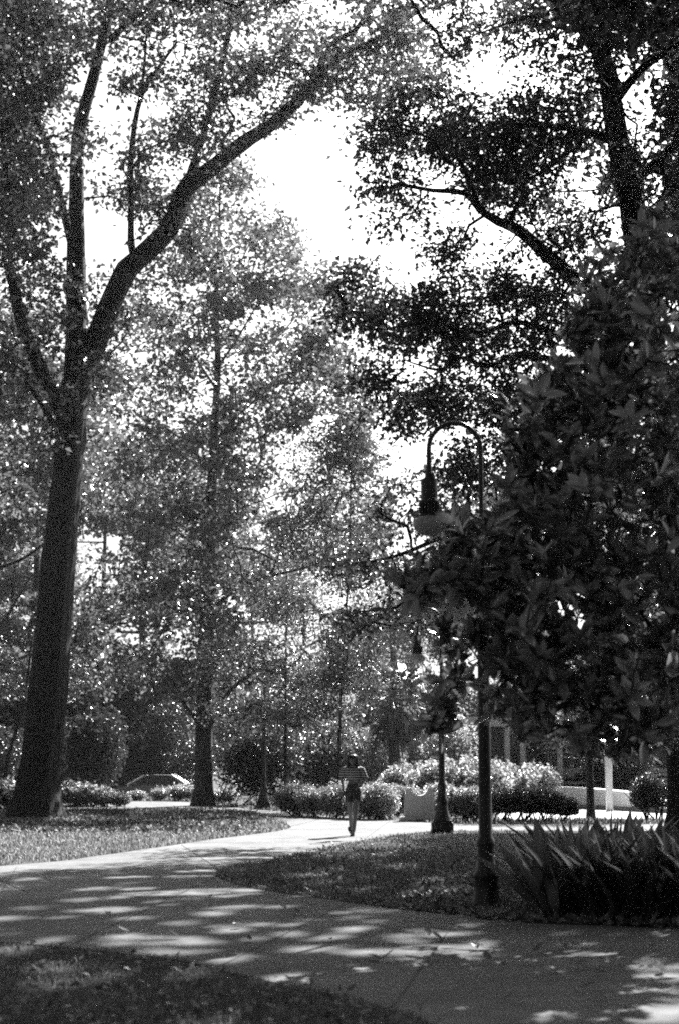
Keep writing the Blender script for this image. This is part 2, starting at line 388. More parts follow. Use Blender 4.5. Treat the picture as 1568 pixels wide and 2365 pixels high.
# ------------------------------------------------------------------ trees
def grow(skel, srad, cl, r, tip=.011, kmax=.55):
    """thin branches from limb points SKEL to every leaf cluster CL; returns the branch tubes"""
    order = np.argsort([np.min(((skel - c) ** 2).sum(1)) for c in cl])
    nodes = list(skel); par = []; cnt = {}
    A = np.array(nodes)
    ns = len(skel); idx_of = {}
    B = np.zeros((ns + len(cl), 3)); B[:ns] = skel; m = ns; parent = np.full(ns + len(cl), -1); weight = np.ones(ns + len(cl))
    for q in order:
        d = np.sqrt(((B[:m] - cl[q]) ** 2).sum(1)); d[:ns] *= .85; d += .35 * np.maximum(B[:m, 2] - cl[q][2], 0)
        parent[m] = int(np.argmin(d)); B[m] = cl[q]; m += 1
    ln_ = np.array([np.linalg.norm(B[i] - B[parent[i]]) if i >= ns else 0 for i in range(m)])
    bad = ln_ > 2.6
    for i in range(ns, m):
        if parent[i] >= ns and bad[parent[i]]: bad[i] = True
    num = np.ones(m)
    for i in range(m - 1, ns - 1, -1): num[parent[i]] += num[i] if parent[i] >= ns else 0
    mb = MB(); S = 5
    rad = np.minimum(tip * np.sqrt(num) * 1.1, .05)
    for i in range(ns, m):
        if bad[i]: continue
        a = B[parent[i]]; b = B[i]; ln = np.linalg.norm(b - a)
        r0 = min(rad[i] * 1.25, kmax * srad[parent[i]]) if parent[i] < ns else min(rad[i] * 1.1, rad[parent[i]])
        mid = (a + b) / 2 + r.normal(size=3) * ln * .07 - np.array((0, 0, .04 * ln))
        tube([a, mid, b], [r0, (r0 + rad[i]) / 2, rad[i] * .8], S, mb, cap=False)
    ok = ~bad[ns:m]
    return mb, B[ns:m][ok], B[parent[ns:m]][ok]

def foliage(cl, src, n, sig, L, W, r, flat=.45):
    k = len(cl)
    c = np.repeat(cl, n, 0); s = np.repeat(src, n, 0)
    t = r.uniform(0, 1, (k * n, 1)) ** 2 * .5
    g = r.normal(size=(k * n, 3)) * sig * np.array((1, 1, .62)) * np.repeat(r.uniform(.65, 1.3, (k, 1)), n, 0)
    p = c * (1 - t) + s * t + g
    return leafset(p, L, W, r, flat=flat, dirs=unit(g) + np.array((0, 0, -.25)), dirn=.7)

def blob_pts(blobs, r):
    out = []
    for cx, cy, rx, ry, Y, dy, n in blobs:
        a = r.uniform(0, 2 * math.pi, n); q = np.sqrt(r.uniform(0, 1, n))
        out.append(D(cx + rx * q * np.cos(a), cy + ry * q * np.sin(a), Y + dy * r.normal(size=n)))
    return np.concatenate(out)
def world_blob(c, s, n, r):
    v = unit(r.normal(size=(n, 3))) * (r.uniform(0, 1, (n, 1)) ** (1 / 3)); return np.asarray(c) + v * np.asarray(s)

def limb_path(pts, sub=4):                              # (px, py, width_px, Y)
    q = random.Random(int(pts[0][0] * 7 + pts[-1][1])); last = len(pts) - 1
    pts = [(x + q.uniform(-5, 5), y + q.uniform(-11, 11), w, Y) if 1 < i <= last and w < 30 else (x, y, w, Y) for i, (x, y, w, Y) in enumerate(pts)]
    P = np.array([D(x, y, Y) for x, y, w, Y in pts]); R = np.array([w / 2 / FOC * Y for x, y, w, Y in pts])
    C = crom(np.c_[P, R], sub); return C[:, :3], np.maximum(C[:, 3], .01)

def photo_tree(name, label, base, trunk, limbs, blobs, wblobs, mleaf, mbark, n, sig, L, W, seed, rough=.04, dens=1.0):
    r = np.random.default_rng(seed)
    blobs = [b[:6] + (int(b[6] * dens + .5),) for b in blobs]
    root = thing(name, label, 'tree', base)
    off = -np.asarray(base)
    tp, tr = trunk
    tube(tp + off, tr, 44, rough=rough, seed=seed).build('trunk', mbark, root, smooth=True)
    sk = [tp[len(tp) // 4:]]; sr = [tr[len(tr) // 4:]]
    for lp, lr in limbs:
        tube(lp + off, lr, 12, rough=rough, seed=seed + 1).build('limb', mbark, root, smooth=True)
        sk.append(lp); sr.append(lr)
    sk = np.concatenate(sk); sr = np.concatenate(sr)
    cl = blob_pts(blobs, r)
    for c, s, k in wblobs: cl = np.vstack([cl, world_blob(c, s, k, r) if s is not None else c])
    mb, B, S = grow(sk, sr, cl, r)
    mb.build('branches', mbark, root, loc=off)
    V, F = foliage(B, S, n, sig, L, W, r); V, F = sun_gaps(V, F)
    mesh_obj('crown', V + off, F, mleaf, root)
    return root

# openings in the high foliage, given by where their sun patches fall on the ground (x, y, half width, half depth)
def _gap(px, py, w, k=1.0):
    p = G(px, py); rx = 1.35 * w / FOC * p[1] * k; return (p[0], p[1], rx, max(.3, min(.6, rx * .6)))
GAPS = [_gap(cx / 1.961, 1879 + cy / 1.961, w / 1.961) for cx, cy, w in [(870, 360, 230), (1090, 376, 90), (860, 416, 90), (1150, 430, 150), (460, 440, 110), (560, 455, 80), (1150, 515, 150), (850, 500, 80), (700, 582, 190), (800, 632, 120), (400, 395, 100), (840, 290, 90), (1000, 205, 140),
        (700, 175, 120), (120, 302, 40), (230, 220, 80), (330, 480, 80), (1060, 130, 160), (880, 150, 110), (1400, 118, 150), (150, 432, 60), (1000, 660, 80), (250, 710, 120), (220, 780, 150), (880, 740, 90), (490, 745, 60), (940, 830, 40), (60, 640, 60), (1090, 270, 50), (1480, 270, 60)]]
GAPS += [_gap(760 + cx / 1.94, 1879 + cy / 1.94, w / 1.94) for cx, cy, w in [(340, 560, 120), (630, 510, 45), (550, 720, 130), (310, 760, 60), (830, 760, 60), (440, 845, 95), (370, 880, 60), (1350, 800, 130), (1310, 895, 110), (1540, 820, 60), (150, 445, 120), (1000, 880, 60), (800, 880, 70), (560, 545, 60), (300, 245, 90), (540, 290, 90), (430, 350, 80), (820, 290, 60), (960, 675, 30), (1230, 715, 40)]]
GAPS += [_gap(px, py, w) for px, py, w in [(1000, 2040, 45), (1060, 2065, 40), (940, 2075, 35), (1110, 1995, 35), (900, 2010, 45), (1180, 2010, 40), (700, 2030, 50), (830, 2060, 40)]]
_q = random.Random(8)
GAPS += [(_q.uniform(-.5, 5.5), _q.uniform(8, 13.8), _q.uniform(.4, .8), _q.uniform(.28, .5)) for _ in range(34)]
GAPS += [_gap(px, py, w) for px, py, w in [(1230, 2085, 35), (1340, 2075, 40), (1450, 2090, 30), (1290, 2120, 30)]]
GAPS += [_gap(_q.uniform(0, 1000), _q.uniform(1990, 2210), _q.uniform(14, 50)) for _ in range(46)] + [_gap(_q.uniform(400, 880), _q.uniform(1908, 1985), _q.uniform(12, 40)) for _ in range(40)] + [_gap(_q.uniform(800, 1560), _q.uniform(2140, 2350), _q.uniform(12, 40)) for _ in range(22)]
GAPS += [(.4, 9.4, 1.3, .7), (1.6, 12.2, .8, .5), (2.6, 10.5, .6, .5)]
GAPS += [(6, 43, 11, 6.3), (-3, 46, 5, 4.2), (-1.5, 52, 5, 5), (-6.5, 31.2, 2.2, 1.2), (-5, 34.5, 2.0, .6), (-8, 33, 2, .8), (-1.2, 40, 4, 3)]
def sun_gaps(V, F, keep=0.06, seed=0):
    c = V.reshape(-1, 4, 3)[:, :, :].mean(1); k = 1 / math.tan(SUN_EL)
    g = c[:, :2] - c[:, 2:3] * k * np.array((math.sin(SUN_AZ), math.cos(SUN_AZ))); ok = np.ones(len(c), bool)
    for x, y, rx, ry in GAPS:
        # patches stretch along the sun's azimuth
        dx, dy = g[:, 0] - x, g[:, 1] - y; ok &= ((dx / rx) ** 2 + ((dy - .35 * dx) / ry) ** 2) > 1
    ok |= np.random.default_rng(seed).uniform(size=len(c)) < keep
    m = int(ok.sum()); Vn = V.reshape(-1, 4, 3)[ok].reshape(-1, 3); i = np.arange(m) * 4
    return Vn, np.concatenate([np.stack([i, i + 1, i + 2], 1), np.stack([i, i + 2, i + 3], 1)])

# --- the big forked tree on the left
def flare(P, R, k=.55, h=1.3):
    z = P[:, 2]; return R * (1 + k * np.exp(-np.maximum(z, 0) / h * 2.2))
b1 = base_at(88, 45.5)
tp, tr = limb_path([(84, 1888, 92, 45.5), (92, 1800, 88, 45.5), (112, 1600, 84, 45.5), (128, 1400, 80, 45.5), (145, 1200, 74, 45.5), (158, 1080, 68, 45.5), (166, 960, 68, 45.5), (172, 880, 56, 45.5)])
tr = flare(tp, tr)
limbs1 = [limb_path(p) for p in [
    [(170, 930, 54, 45.5), (176, 800, 50, 45.6), (177, 714, 48, 45.7), (176, 580, 44, 45.8), (177, 460, 36, 46), (183, 306, 32, 46), (219, 178, 28, 46), (245, 76, 24, 46), (256, 0, 22, 46), (268, -140, 14, 46), (290, -330, 6, 46)],
    [(255, 92, 17, 46), (300, 50, 15, 46), (357, 5, 13, 45.6), (440, -70, 8, 45)],
    [(172, 585, 22, 45.8), (152, 505, 18, 45.2), (127, 398, 16, 44.6), (102, 331, 15, 44), (72, 240, 12, 43.6), (40, 120, 9, 43)],
    [(178, 900, 56, 45.5), (219, 795, 54, 45.8), (286, 637, 52, 46), (316, 602, 50, 46.2), (393, 525, 48, 46.4), (428, 438, 44, 46.6), (484, 393, 40, 46.8), (561, 331, 36, 47), (637, 280, 32, 47.2), (714, 204, 26, 47.4), (768, 153, 16, 47.6), (870, 87, 12, 48), (987, 0, 8, 48.4), (1060, -60, 5, 48.6)],
    [(714, 204, 18, 47.4), (768, 102, 15, 47.2), (819, 61, 12, 47), (860, -10, 8, 47)],
    [(428, 438, 22, 46.6), (445, 390, 20, 46.6), (479, 280, 18, 46.8), (505, 178, 16, 47), (525, 76, 13, 47), (542, -20, 9, 47), (560, -150, 5, 47)],
    [(316, 602, 18, 46.2), (305, 570, 17, 46), (301, 484, 15, 45.6), (301, 357, 14, 45.2), (326, 229, 11, 45), (377, 153, 8, 44.6), (410, 100, 5, 44)],
    [(326, 229, 9, 45), (335, 140, 7, 45), (340, 60, 5, 45)],
    [(150, 965, 36, 45.5), (125, 915, 34, 45.2), (102, 873, 33, 44.8), (66, 781, 30, 44.4), (46, 720, 28, 44), (31, 655, 27, 43.6), (18, 612, 23, 43.4), (28, 551, 19, 43), (22, 459, 16, 42.6), (10, 330, 11, 42), (-20, 180, 7, 41.5)],
    [(128, 985, 16, 45), (95, 930, 12, 44.4), (60, 890, 8, 44)],
]]
blobs1 = [(55, 110, 130, 150, 44, 2.5, 150), (35, 420, 90, 170, 43, 2, 105), (60, 720, 110, 150, 44, 2, 45), (250, 50, 120, 80, 45, 2, 26), (140, 290, 70, 120, 44, 1.5, 16), (330, 230, 60, 130, 45, 1.5, 16), (310, 420, 70, 80, 46, 1.5, 18),
          (440, 240, 50, 100, 46, 1.5, 12), (470, 340, 70, 80, 46, 1.5, 20), (530, 170, 70, 130, 46, 2, 30), (640, 210, 100, 80, 47, 1.5, 30), (740, 130, 90, 80, 47, 2, 30), (860, 50, 110, 70, 47.5, 2, 26), (930, 160, 110, 90, 48, 2, 30), (860, 200, 80, 50, 47.6, 1.5, 10),
          (420, 560, 90, 70, 46, 1.5, 16), (270, 720, 120, 110, 46.5, 1.5, 26), (470, 40, 130, 60, 46, 2, 20), (215, 870, 80, 60, 45, 1.5, 14), (80, 960, 110, 110, 45, 2, 18), (640, 40, 70, 40, 47, 2, 8), (370, 480, 80, 60, 47, 1, 14)]
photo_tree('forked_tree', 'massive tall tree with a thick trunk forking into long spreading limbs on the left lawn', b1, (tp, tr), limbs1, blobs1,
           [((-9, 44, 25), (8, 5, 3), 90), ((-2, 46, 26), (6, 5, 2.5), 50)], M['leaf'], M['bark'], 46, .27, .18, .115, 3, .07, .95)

# --- the slender straight tree in the middle
b2 = base_at(470, 59)
tp, tr = limb_path([(470, 1860, 44, 59), (472, 1700, 38, 59), (476, 1500, 33, 59), (485, 1250, 27, 59), (495, 1050, 21, 59), (503, 850, 15, 59), (505, 700, 11, 59), (507, 560, 7, 59), (512, 400, 3, 59)])
tr = flare(tp, tr, .35, .5)
limbs2 = [limb_path(p, 3) for p in [
    [(482, 1440, 13, 59), (520, 1380, 11, 58.5), (600, 1340, 8, 58), (700, 1320, 6, 57.5), (800, 1285, 4, 57)], [(478, 1700, 14, 59), (500, 1640, 12, 58.4), (560, 1570, 9, 58), (660, 1530, 7, 57.4), (800, 1460, 4, 57)],
    [(487, 1250, 11, 59), (520, 1210, 9, 59.5), (560, 1180, 6, 60), (610, 1165, 4, 60)], [(476, 1460, 9, 59), (440, 1390, 7, 59.5), (400, 1330, 5, 60), (350, 1290, 4, 60.5)], [(472, 1690, 12, 59), (430, 1630, 10, 58.6), (380, 1590, 7, 58), (300, 1580, 4, 57.5)],
    [(482, 1440, 10, 59), (540, 1438, 8, 60), (620, 1446, 5, 61)], [(484, 1330, 8, 59), (450, 1260, 6, 59.6), (390, 1210, 4, 60)], [(497, 1020, 8, 59), (550, 960, 6, 59), (620, 900, 4, 59)], [(492, 1100, 8, 59), (440, 1030, 6, 58), (380, 990, 4, 57.5)],
    [(503, 850, 7, 59), (550, 780, 5, 59), (600, 700, 3, 59)], [(501, 900, 7, 59), (450, 820, 5, 59.6), (410, 740, 3, 60)], [(505, 720, 5, 59), (540, 640, 4, 59), (575, 560, 3, 59)]]]
blobs2 = [(515, 430, 70, 70, 59, 1, 16), (560, 570, 150, 100, 59, 2, 42), (640, 720, 160, 100, 59, 2, 48), (430, 720, 130, 110, 59.5, 2, 44), (680, 880, 160, 110, 59, 2.5, 54), (420, 930, 170, 110, 59, 2.5, 50), (660, 1070, 180, 110, 58.5, 2.5, 66),
          (390, 1130, 180, 110, 59, 2.5, 60), (640, 1270, 190, 100, 58, 2.5, 66), (370, 1360, 180, 100, 59, 2.5, 60), (650, 1470, 180, 100, 57.5, 2.5, 70), (680, 1620, 140, 80, 57, 1.5, 60), (420, 1540, 200, 70, 58, 2.5, 50), (750, 1180, 90, 130, 59, 2, 44), (800, 960, 70, 80, 55, 2, 26), (840, 1090, 70, 70, 54, 2, 26), (750, 830, 60, 60, 57, 2, 20), (690, 640, 60, 60, 58, 2, 12)]
photo_tree('slender_tree', 'straight slender tree with ascending branches and a tall narrow crown on the middle lawn', b2, (tp, tr), limbs2, blobs2, [], M['leaf_sun'], M['bark_pale'], 62, .3, .22, .14, 4, .04, .92)

# --- the high canopy spreading from the right over the path: clusters added sunward of the ground they must shade
def canopy(n, r, gx, gy, zz):
    t = np.stack([r.uniform(*gx, n), r.uniform(*gy, n)], 1)
    z = r.uniform(*zz, len(t)); k = 1 / math.tan(SUN_EL)
    return np.stack([t[:, 0] + z * k * math.sin(SUN_AZ), t[:, 1] + z * k * math.cos(SUN_AZ), z], 1)
_c = canopy(3600, np.random.default_rng(77), (-15, 10), (-6, 36), (15, 21))
_px = CX + FOC * _c[:, 0] / _c[:, 1]; _py = HZ - FOC * (_c[:, 2] - CAMH) / _c[:, 1]
_c = _c[~((_px < 1120) & (_py > -60)) & ~((_px < 1330) & (_py > -20) & (_py < 280)) & ~((_py > -20) & (_px < 1620) & (np.random.default_rng(3).uniform(size=len(_c)) < .93))]
_k = _c[:, 0] < 5
OAK_TOP, SHADE_TOP = _c[_k], _c[~_k]

# --- the oak on the right, trunk hidden behind the magnolia
b3 = base_at(1590, 35)
tp, tr = limb_path([(1590, 1925, 78, 35), (1576, 1700, 70, 35), (1550, 1300, 66, 35), (1515, 900, 62, 35), (1480, 640, 58, 35), (1451, 433, 56, 35), (1431, 347, 54, 35), (1414, 240, 50, 35), (1402, 165, 46, 35), (1370, 92, 40, 35), (1329, 41, 36, 35), (1278, 0, 32, 35), (1200, -90, 22, 35), (1120, -220, 12, 35)])
tr = flare(tp, tr, .5, 1)
limbs3 = [limb_path(p, 3) for p in [
    [(1490, 720, 40, 35), (1400, 690, 38, 34.5), (1324, 642, 34, 34), (1278, 602, 32, 34), (1201, 540, 28, 33.5), (1150, 515, 22, 33.5), (1105, 474, 18, 33.2), (1074, 454, 15, 33), (997, 433, 10, 33), (921, 426, 8, 33), (860, 446, 4, 33)],
    [(1105, 474, 12, 33.2), (1074, 398, 11, 33.4), (1045, 355, 9, 33.6), (1013, 326, 8, 33.8), (972, 316, 7, 34), (890, 291, 4, 34)],
    [(1505, 850, 26, 35), (1350, 840, 20, 34.5), (1200, 822, 14, 34), (1120, 842, 12, 33.7), (1068, 834, 10, 33.5), (1015, 848, 7, 33.3), (930, 838, 3, 33)],
    [(1502, 820, 22, 35), (1300, 775, 16, 34), (1190, 752, 13, 33.7), (1100, 770, 10, 33.5), (985, 742, 7, 33.2), (890, 758, 5, 33), (818, 745, 3, 33)],
    [(1530, 1080, 30, 35), (1380, 1120, 24, 34.6), (1220, 1150, 18, 34.2), (1050, 1230, 12, 34), (900, 1290, 8, 34), (780, 1310, 4, 34)],
    [(1414, 240, 26, 35), (1480, 160, 20, 34.6), (1568, 90, 14, 34), (1680, 0, 9, 33)], [(1431, 330, 26, 35), (1340, 300, 18, 34.5), (1240, 300, 12, 34), (1130, 280, 7, 33.6)],
    [(1300, 20, 14, 35), (1200, 45, 8, 34.4), (1090, 70, 4, 34)], [(1545, 1250, 28, 35), (1350, 1330, 20, 34.4), (1100, 1370, 13, 34), (950, 1390, 9, 33.6), (800, 1480, 4, 33.4)],
    [(1402, 165, 26, 35), (1390, 60, 20, 33), (1330, -120, 14, 30), (1200, -300, 8, 27)], [(1370, 92, 20, 35), (1260, -120, 14, 37), (1100, -300, 8, 38)], [(1451, 433, 28, 35), (1560, 330, 20, 36), (1700, 200, 14, 37), (1850, 80, 8, 38)]]]
blobs3 = [(890, 435, 70, 30, 33, .7, 9), (900, 300, 60, 35, 34, .7, 12), (870, 350, 60, 50, 33.4, .6, 8), (850, 660, 80, 50, 33.2, .6, 12), (990, 225, 110, 55, 34, 1, 18), (1070, 110, 110, 50, 34, 1, 8), (1160, 55, 110, 35, 34, 1, 7), (1250, 140, 70, 55, 34.4, 1, 10), (1020, 330, 80, 60, 34, .8, 18), (1120, 330, 110, 90, 34, 1, 50),
          (1270, 290, 120, 70, 34.4, 1, 60), (1190, 420, 140, 80, 34, 1, 60), (1340, 190, 60, 70, 37, .7, 18), (1375, 150, 50, 90, 33.8, .4, 12), (1425, 320, 50, 100, 33.8, .4, 16), (1490, 70, 110, 70, 37, .8, 40), (1570, 230, 40, 120, 37, .8, 12), (1490, 420, 80, 100, 37, .8, 30), (1310, 520, 120, 60, 34, 1, 34), (1080, 600, 110, 55, 33.5, 1, 18),
          (960, 510, 90, 35, 33, .7, 5), (1260, 680, 130, 60, 34, 1, 34), (1060, 715, 150, 55, 33.5, 1, 36), (890, 725, 110, 45, 33, .8, 32), (1200, 790, 160, 55, 34, 1, 44), (1010, 800, 130, 40, 33.4, .8, 30), (1110, 920, 160, 50, 33.6, 1, 36), (950, 960, 100, 50, 33.4, .7, 22), (880, 880, 70, 40, 33.4, .7, 10),
          (1250, 960, 140, 90, 34, 1, 48), (1130, 1080, 120, 90, 34, 1, 40), (850, 1300, 110, 38, 34, .8, 20), (970, 1160, 100, 60, 34, .8, 26), (880, 1430, 110, 36, 33.6, .7, 16), (1400, 680, 140, 130, 35.5, 1.2, 50), (1150, 1300, 180, 90, 34, 1, 40), (1450, 1000, 150, 200, 35, 1.2, 70), (1480, 1400, 120, 180, 35, 1.2, 60)]
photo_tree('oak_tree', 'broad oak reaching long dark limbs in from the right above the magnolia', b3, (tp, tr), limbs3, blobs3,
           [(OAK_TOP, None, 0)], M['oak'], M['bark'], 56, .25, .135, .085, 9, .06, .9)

b4 = (14.5, 37.0, 0.0)  # tree added out of view so that its crown shades the path
tp = crom([(14.5, 37, 0), (14.4, 37, 4), (14.2, 37.2, 9), (14.0, 37.4, 15), (13.8, 37.4, 20)], 5); tr = flare(tp, np.interp(np.arange(len(tp)), [0, len(tp)], [.42, .08]), .5, 1)
limbs4 = []
for a, z0, ln in ((0.3, 8, 7), (1.5, 9, 7), (2.7, 9.5, 7), (3.6, 10, 8), (4.5, 9, 7), (5.4, 11, 6), (2.2, 13, 6), (3.2, 13, 5)):
    e = np.array((14.2 + math.cos(a) * ln, 37.2 + math.sin(a) * ln, z0 + ln * .8)); q = np.array((14.2, 37.2, z0)); lp = crom([q, q * .6 + e * .4 - np.array((0, 0, .5)), e], 5); limbs4.append((lp, np.linspace(.2, .04, len(lp))))
photo_tree('shade_tree', 'tall tree out of view beyond the oak, its crown shaped to shade the path', b4, (tp, tr), limbs4, [(1640, 300, 60, 200, 38, 2, 20)], [(SHADE_TOP, None, 0), ((17, 38, 14), (4, 5, 5), 120)], M['leaf_dark'], M['bark'], 130, .5, .27, .18, 12, .05)

# --- generic background trees
def proto_tree(name, label, h, cr, trunk_h, nclus, n, sig, L, W, mleaf, mbark, seed, group):
    r = np.random.default_rng(seed); root = thing(name, label, 'tree', (0, -500, 0), group=group)
    tp = crom([(0, 0, -.3), (r.normal() * .1, 0, h * .2), (r.normal() * .3, r.normal() * .3, h * .5), (r.normal() * .5, r.normal() * .4, h * .9)], 5)
    rr = np.linspace(h * .018, h * .003, len(tp)); rr = flare(tp, rr, .5, .8)
    tube(tp, rr, 12, rough=.05, seed=seed).build('trunk', mbark, root, smooth=True)
    sk = [tp[4:]]; sr = [rr[4:]]; mbl = MB()
    for i in range(9):
        z = r.uniform(trunk_h * .8, h * .75); a = i * 2.4 + r.normal() * .3; k = int(np.argmin(abs(tp[:, 2] - z))); ln = cr * r.uniform(.55, .95)
        e = tp[k] + np.array((math.cos(a) * ln, math.sin(a) * ln, ln * r.uniform(.2, .8)))
        lp = crom([tp[k], (tp[k] * .55 + e * .45) + np.array((0, 0, -.1 * ln)), e], 4); lr = np.linspace(rr[k] * .5, .02, len(lp))
        tube(lp, lr, 7, mbl, cap=False); sk.append(lp); sr.append(lr)
    sk = np.concatenate(sk); sr = np.concatenate(sr)
    lobes = []
    for i in range(16):
        a = r.uniform(0, 6.28); z = r.uniform(trunk_h, h * .95); t = (z - trunk_h) / (h - trunk_h); q = cr * (.35 + .6 * math.sin(math.pi * min(.25 + t * .75, 1)) ) * r.uniform(.3, .9)
        lobes.append(world_blob((math.cos(a) * q, math.sin(a) * q, z), np.array((1, 1, .7)) * cr * r.uniform(.28, .42), nclus // 16, r))
    mb, B, S = grow(sk, sr, np.concatenate(lobes), r, tip=.016)
    mbl.add(np.concatenate(mb.V), np.concatenate(mb.F)); mbl.build('branches', mbark, root)
    V, F = foliage(B, S, n, sig, L, W, r); mesh_obj('crown', V, F, mleaf, root); return root
GRP = 'woodland trees beyond the park'
protos = [proto_tree('woodland_tree', 'x', 20, 6.5, 4, 190, 75, .38, .28, .18, M['far'], M['bark'], 21, GRP),
          proto_tree('woodland_tree', 'x', 17, 6, 2.5, 190, 75, .38, .27, .17, M['far'], M['bark'], 22, GRP),
          proto_tree('woodland_tree', 'x', 13, 5, 1.2, 200, 75, .36, .24, .15, M['leaf_pale'], M['bark_pale'], 23, GRP),
          proto_tree('woodland_tree', 'x', 10, 5, .6, 400, 100, .5, .2, .12, M['leaf_dark'], M['bark'], 24, GRP)]
spots = [(-70, 66, 0, 1.05), (45, 82, 0, 1.1), (215, 93, 1, 1.15), (340, 97, 0, 1.1), (590, 116, 1, 1.0), (885, 98, 1, 1.1), (905, 118, 2, 1.1), (1020, 104, 2, 1.2), (1150, 98, 0, .95), (1300, 100, 1, 1.0), (1430, 104, 0, 1.0), (1640, 88, 1, 1.0), (470, 112, 0, 1.05), (690, 112, 1, .9),
         (95, 88, 3, 1.0), (330, 90, 3, .8), (15, 100, 2, 1.35), (110, 104, 1, 1.0), (1210, 94, 1, .9), (-150, 84, 1, 1.1), (1680, 76, 0, 1.0), (830, 104, 2, .8), (960, 118, 1, .8), (-200, 96, 0, 1.0), (-330, 84, 1, 1.1), (-460, 100, 0, 1.1)]
KIND = ['tall unseen tree added outside the view to block sky light', 'rounded unseen tree added outside the view to block sky light', 'paler leafy tree behind the palm and hedge', 'low dense dark evergreen behind the trunks']
first = {}
for i, (px, Y, k, s) in enumerate(spots):
    x, y, z = base_at(px, Y); z = float(ground_z(x, y)); lb = KIND[k]
    if k not in first:
        first[k] = 1; o = protos[k]; o.location = (x, y, z); o.rotation_euler = (0, 0, i * 1.7); o.scale = (s, s, s); o['label'] = lb
    else: dup(protos[k], (x, y, z), i * 1.7, s, lb)

for i, (x, y, k, s) in enumerate([(-7, -4, 0, 1.15), (6, -9, 1, 1.1), (-13, 10, 1, 1.1), (-2, -15, 0, 1.1), (-22, 24, 0, 1.0), (16, 12, 1, 1.0)]):  # unseen trees added around the camera to block sky light
    dup(protos[k], (x, y, 0), i * 1.3, s, ['tall unseen tree added outside the view to block sky light', 'rounded unseen tree added outside the view to block sky light'][k])

# --- magnolia in the right foreground
def magnolia():
    r = np.random.default_rng(31); base = base_at(1665, 16.6); off = -np.asarray(base)
    root = thing('magnolia_tree', 'magnolia with large glossy leaves filling the right side in front of the near lamp post', 'tree', base)
    tp, tr = limb_path([(1665, 2110, 52, 16.6), (1655, 1700, 44, 16.5), (1630, 1200, 36, 16.3), (1580, 800, 24, 16.2), (1550, 500, 12, 16)])
    tr = flare(tp, tr, .4, .4); tube(tp + off, tr, 14, rough=.03, seed=2).build('trunk', M['bark_pale'], root, smooth=True)
    sk = [tp]; sr = [tr]
    for p in [[(1652, 1680, 24, 16.5), (1380, 1600, 18, 15.6), (1250, 1560, 12, 15), (1100, 1530, 7, 14.6), (1010, 1640, 4, 14.4)], [(1642, 1480, 24, 16.4), (1350, 1400, 16, 15.4), (1200, 1350, 11, 14.8), (1050, 1330, 7, 14.4), (950, 1350, 4, 14.2)],
              [(1632, 1270, 22, 16.3), (1350, 1180, 14, 15.4), (1220, 1120, 9, 14.8), (1160, 1030, 5, 14.5)], [(1606, 1020, 18, 16.2), (1400, 900, 12, 15.4), (1320, 760, 7, 14.8)], [(1655, 1720, 22, 16.5), (1400, 1700, 14, 15), (1300, 1680, 8, 14.2)],
              [(1635, 1380, 20, 16.3), (1600, 1250, 14, 15.3), (1700, 1150, 8, 14.6)], [(1592, 920, 16, 16.2), (1600, 750, 10, 15.4), (1680, 650, 6, 15)], [(1645, 1520, 20, 16.4), (1580, 1480, 12, 15), (1640, 1450, 6, 14)]]:
        lp, lr = limb_path(p, 3); tube(lp + off, lr, 8, rough=.03).build('limb', M['bark_pale'], root, smooth=True); sk.append(lp); sr.append(lr)
    sk = np.concatenate(sk); sr = np.concatenate(sr)
    B = [(1540, 560, 80, 70, 15.2, .5, 26), (1450, 640, 110, 80, 15, .5, 36), (1400, 770, 90, 80, 14.8, .5, 34), (1510, 800, 110, 120, 15.2, .6, 60), (1350, 740, 30, 30, 14.6, .3, 6), (1330, 920, 120, 90, 14.8, .5, 50), (1480, 980, 130, 130, 15.2, .7, 80), (1220, 980, 60, 70, 14.6, .4, 18),
         (1270, 1090, 110, 90, 14.8, .5, 50), (1420, 1180, 160, 130, 15, .7, 90), (1240, 1240, 130, 90, 14.6, .5, 56), (1090, 1240, 90, 50, 14.5, .3, 20), (1020, 1330, 80, 60, 14.3, .3, 20), (960, 1360, 35, 25, 14.2, .2, 6), (1130, 1350, 100, 80, 14.4, .4, 36), (1300, 1380, 140, 100, 14.7, .6, 64), (1480, 1400, 120, 130, 15, .7, 70),
         (1100, 1470, 80, 50, 14.5, .3, 18), (1210, 1480, 100, 70, 14.6, .4, 30), (1380, 1540, 160, 90, 14.6, .7, 64), (1520, 1600, 90, 110, 14.6, .7, 44), (1020, 1650, 35, 40, 14.4, .2, 8), (1060, 1560, 40, 40, 14.4, .2, 6), (1280, 1640, 130, 70, 15, .6, 36), (1450, 1690, 130, 50, 14.8, .6, 34), (1180, 1610, 60, 50, 14.8, .3, 12), (1640, 1100, 90, 500, 15.2, .8, 110)]
    cl = blob_pts(B, r); mb, BB, S = grow(sk, sr, cl, r, tip=.005); mb.build('branches', M['bark_pale'], root, loc=off)
    k = 11; n = len(BB); ax = unit(unit(BB - S) + np.array((0, 0, .45)) + r.normal(size=(n, 3)) * .3)
    C = np.repeat(BB, k, 0); A = np.repeat(ax, k, 0)
    side = unit(np.cross(A, r.normal(size=A.shape))); spread = r.uniform(.35, 1.35, (n * k, 1))
    u = unit(A * np.cos(spread) + side * np.sin(spread)); nr = unit(A - (A * u).sum(1, keepdims=True) * u + r.normal(size=A.shape) * .15); nr = unit(nr - (nr * u).sum(1, keepdims=True) * u)
    C = C - A * r.uniform(0, .14, (n * k, 1)) + r.normal(size=C.shape) * .02
    Lh = r.uniform(.13, .235, n * k); V, F = bigleaf(C, u, nr, Lh, Lh * r.uniform(.34, .44, n * k), r.uniform(-.05, .3, n * k))
    mesh_obj('crown', V + off, F, M['magnolia'], root, smooth=True)
magnolia()

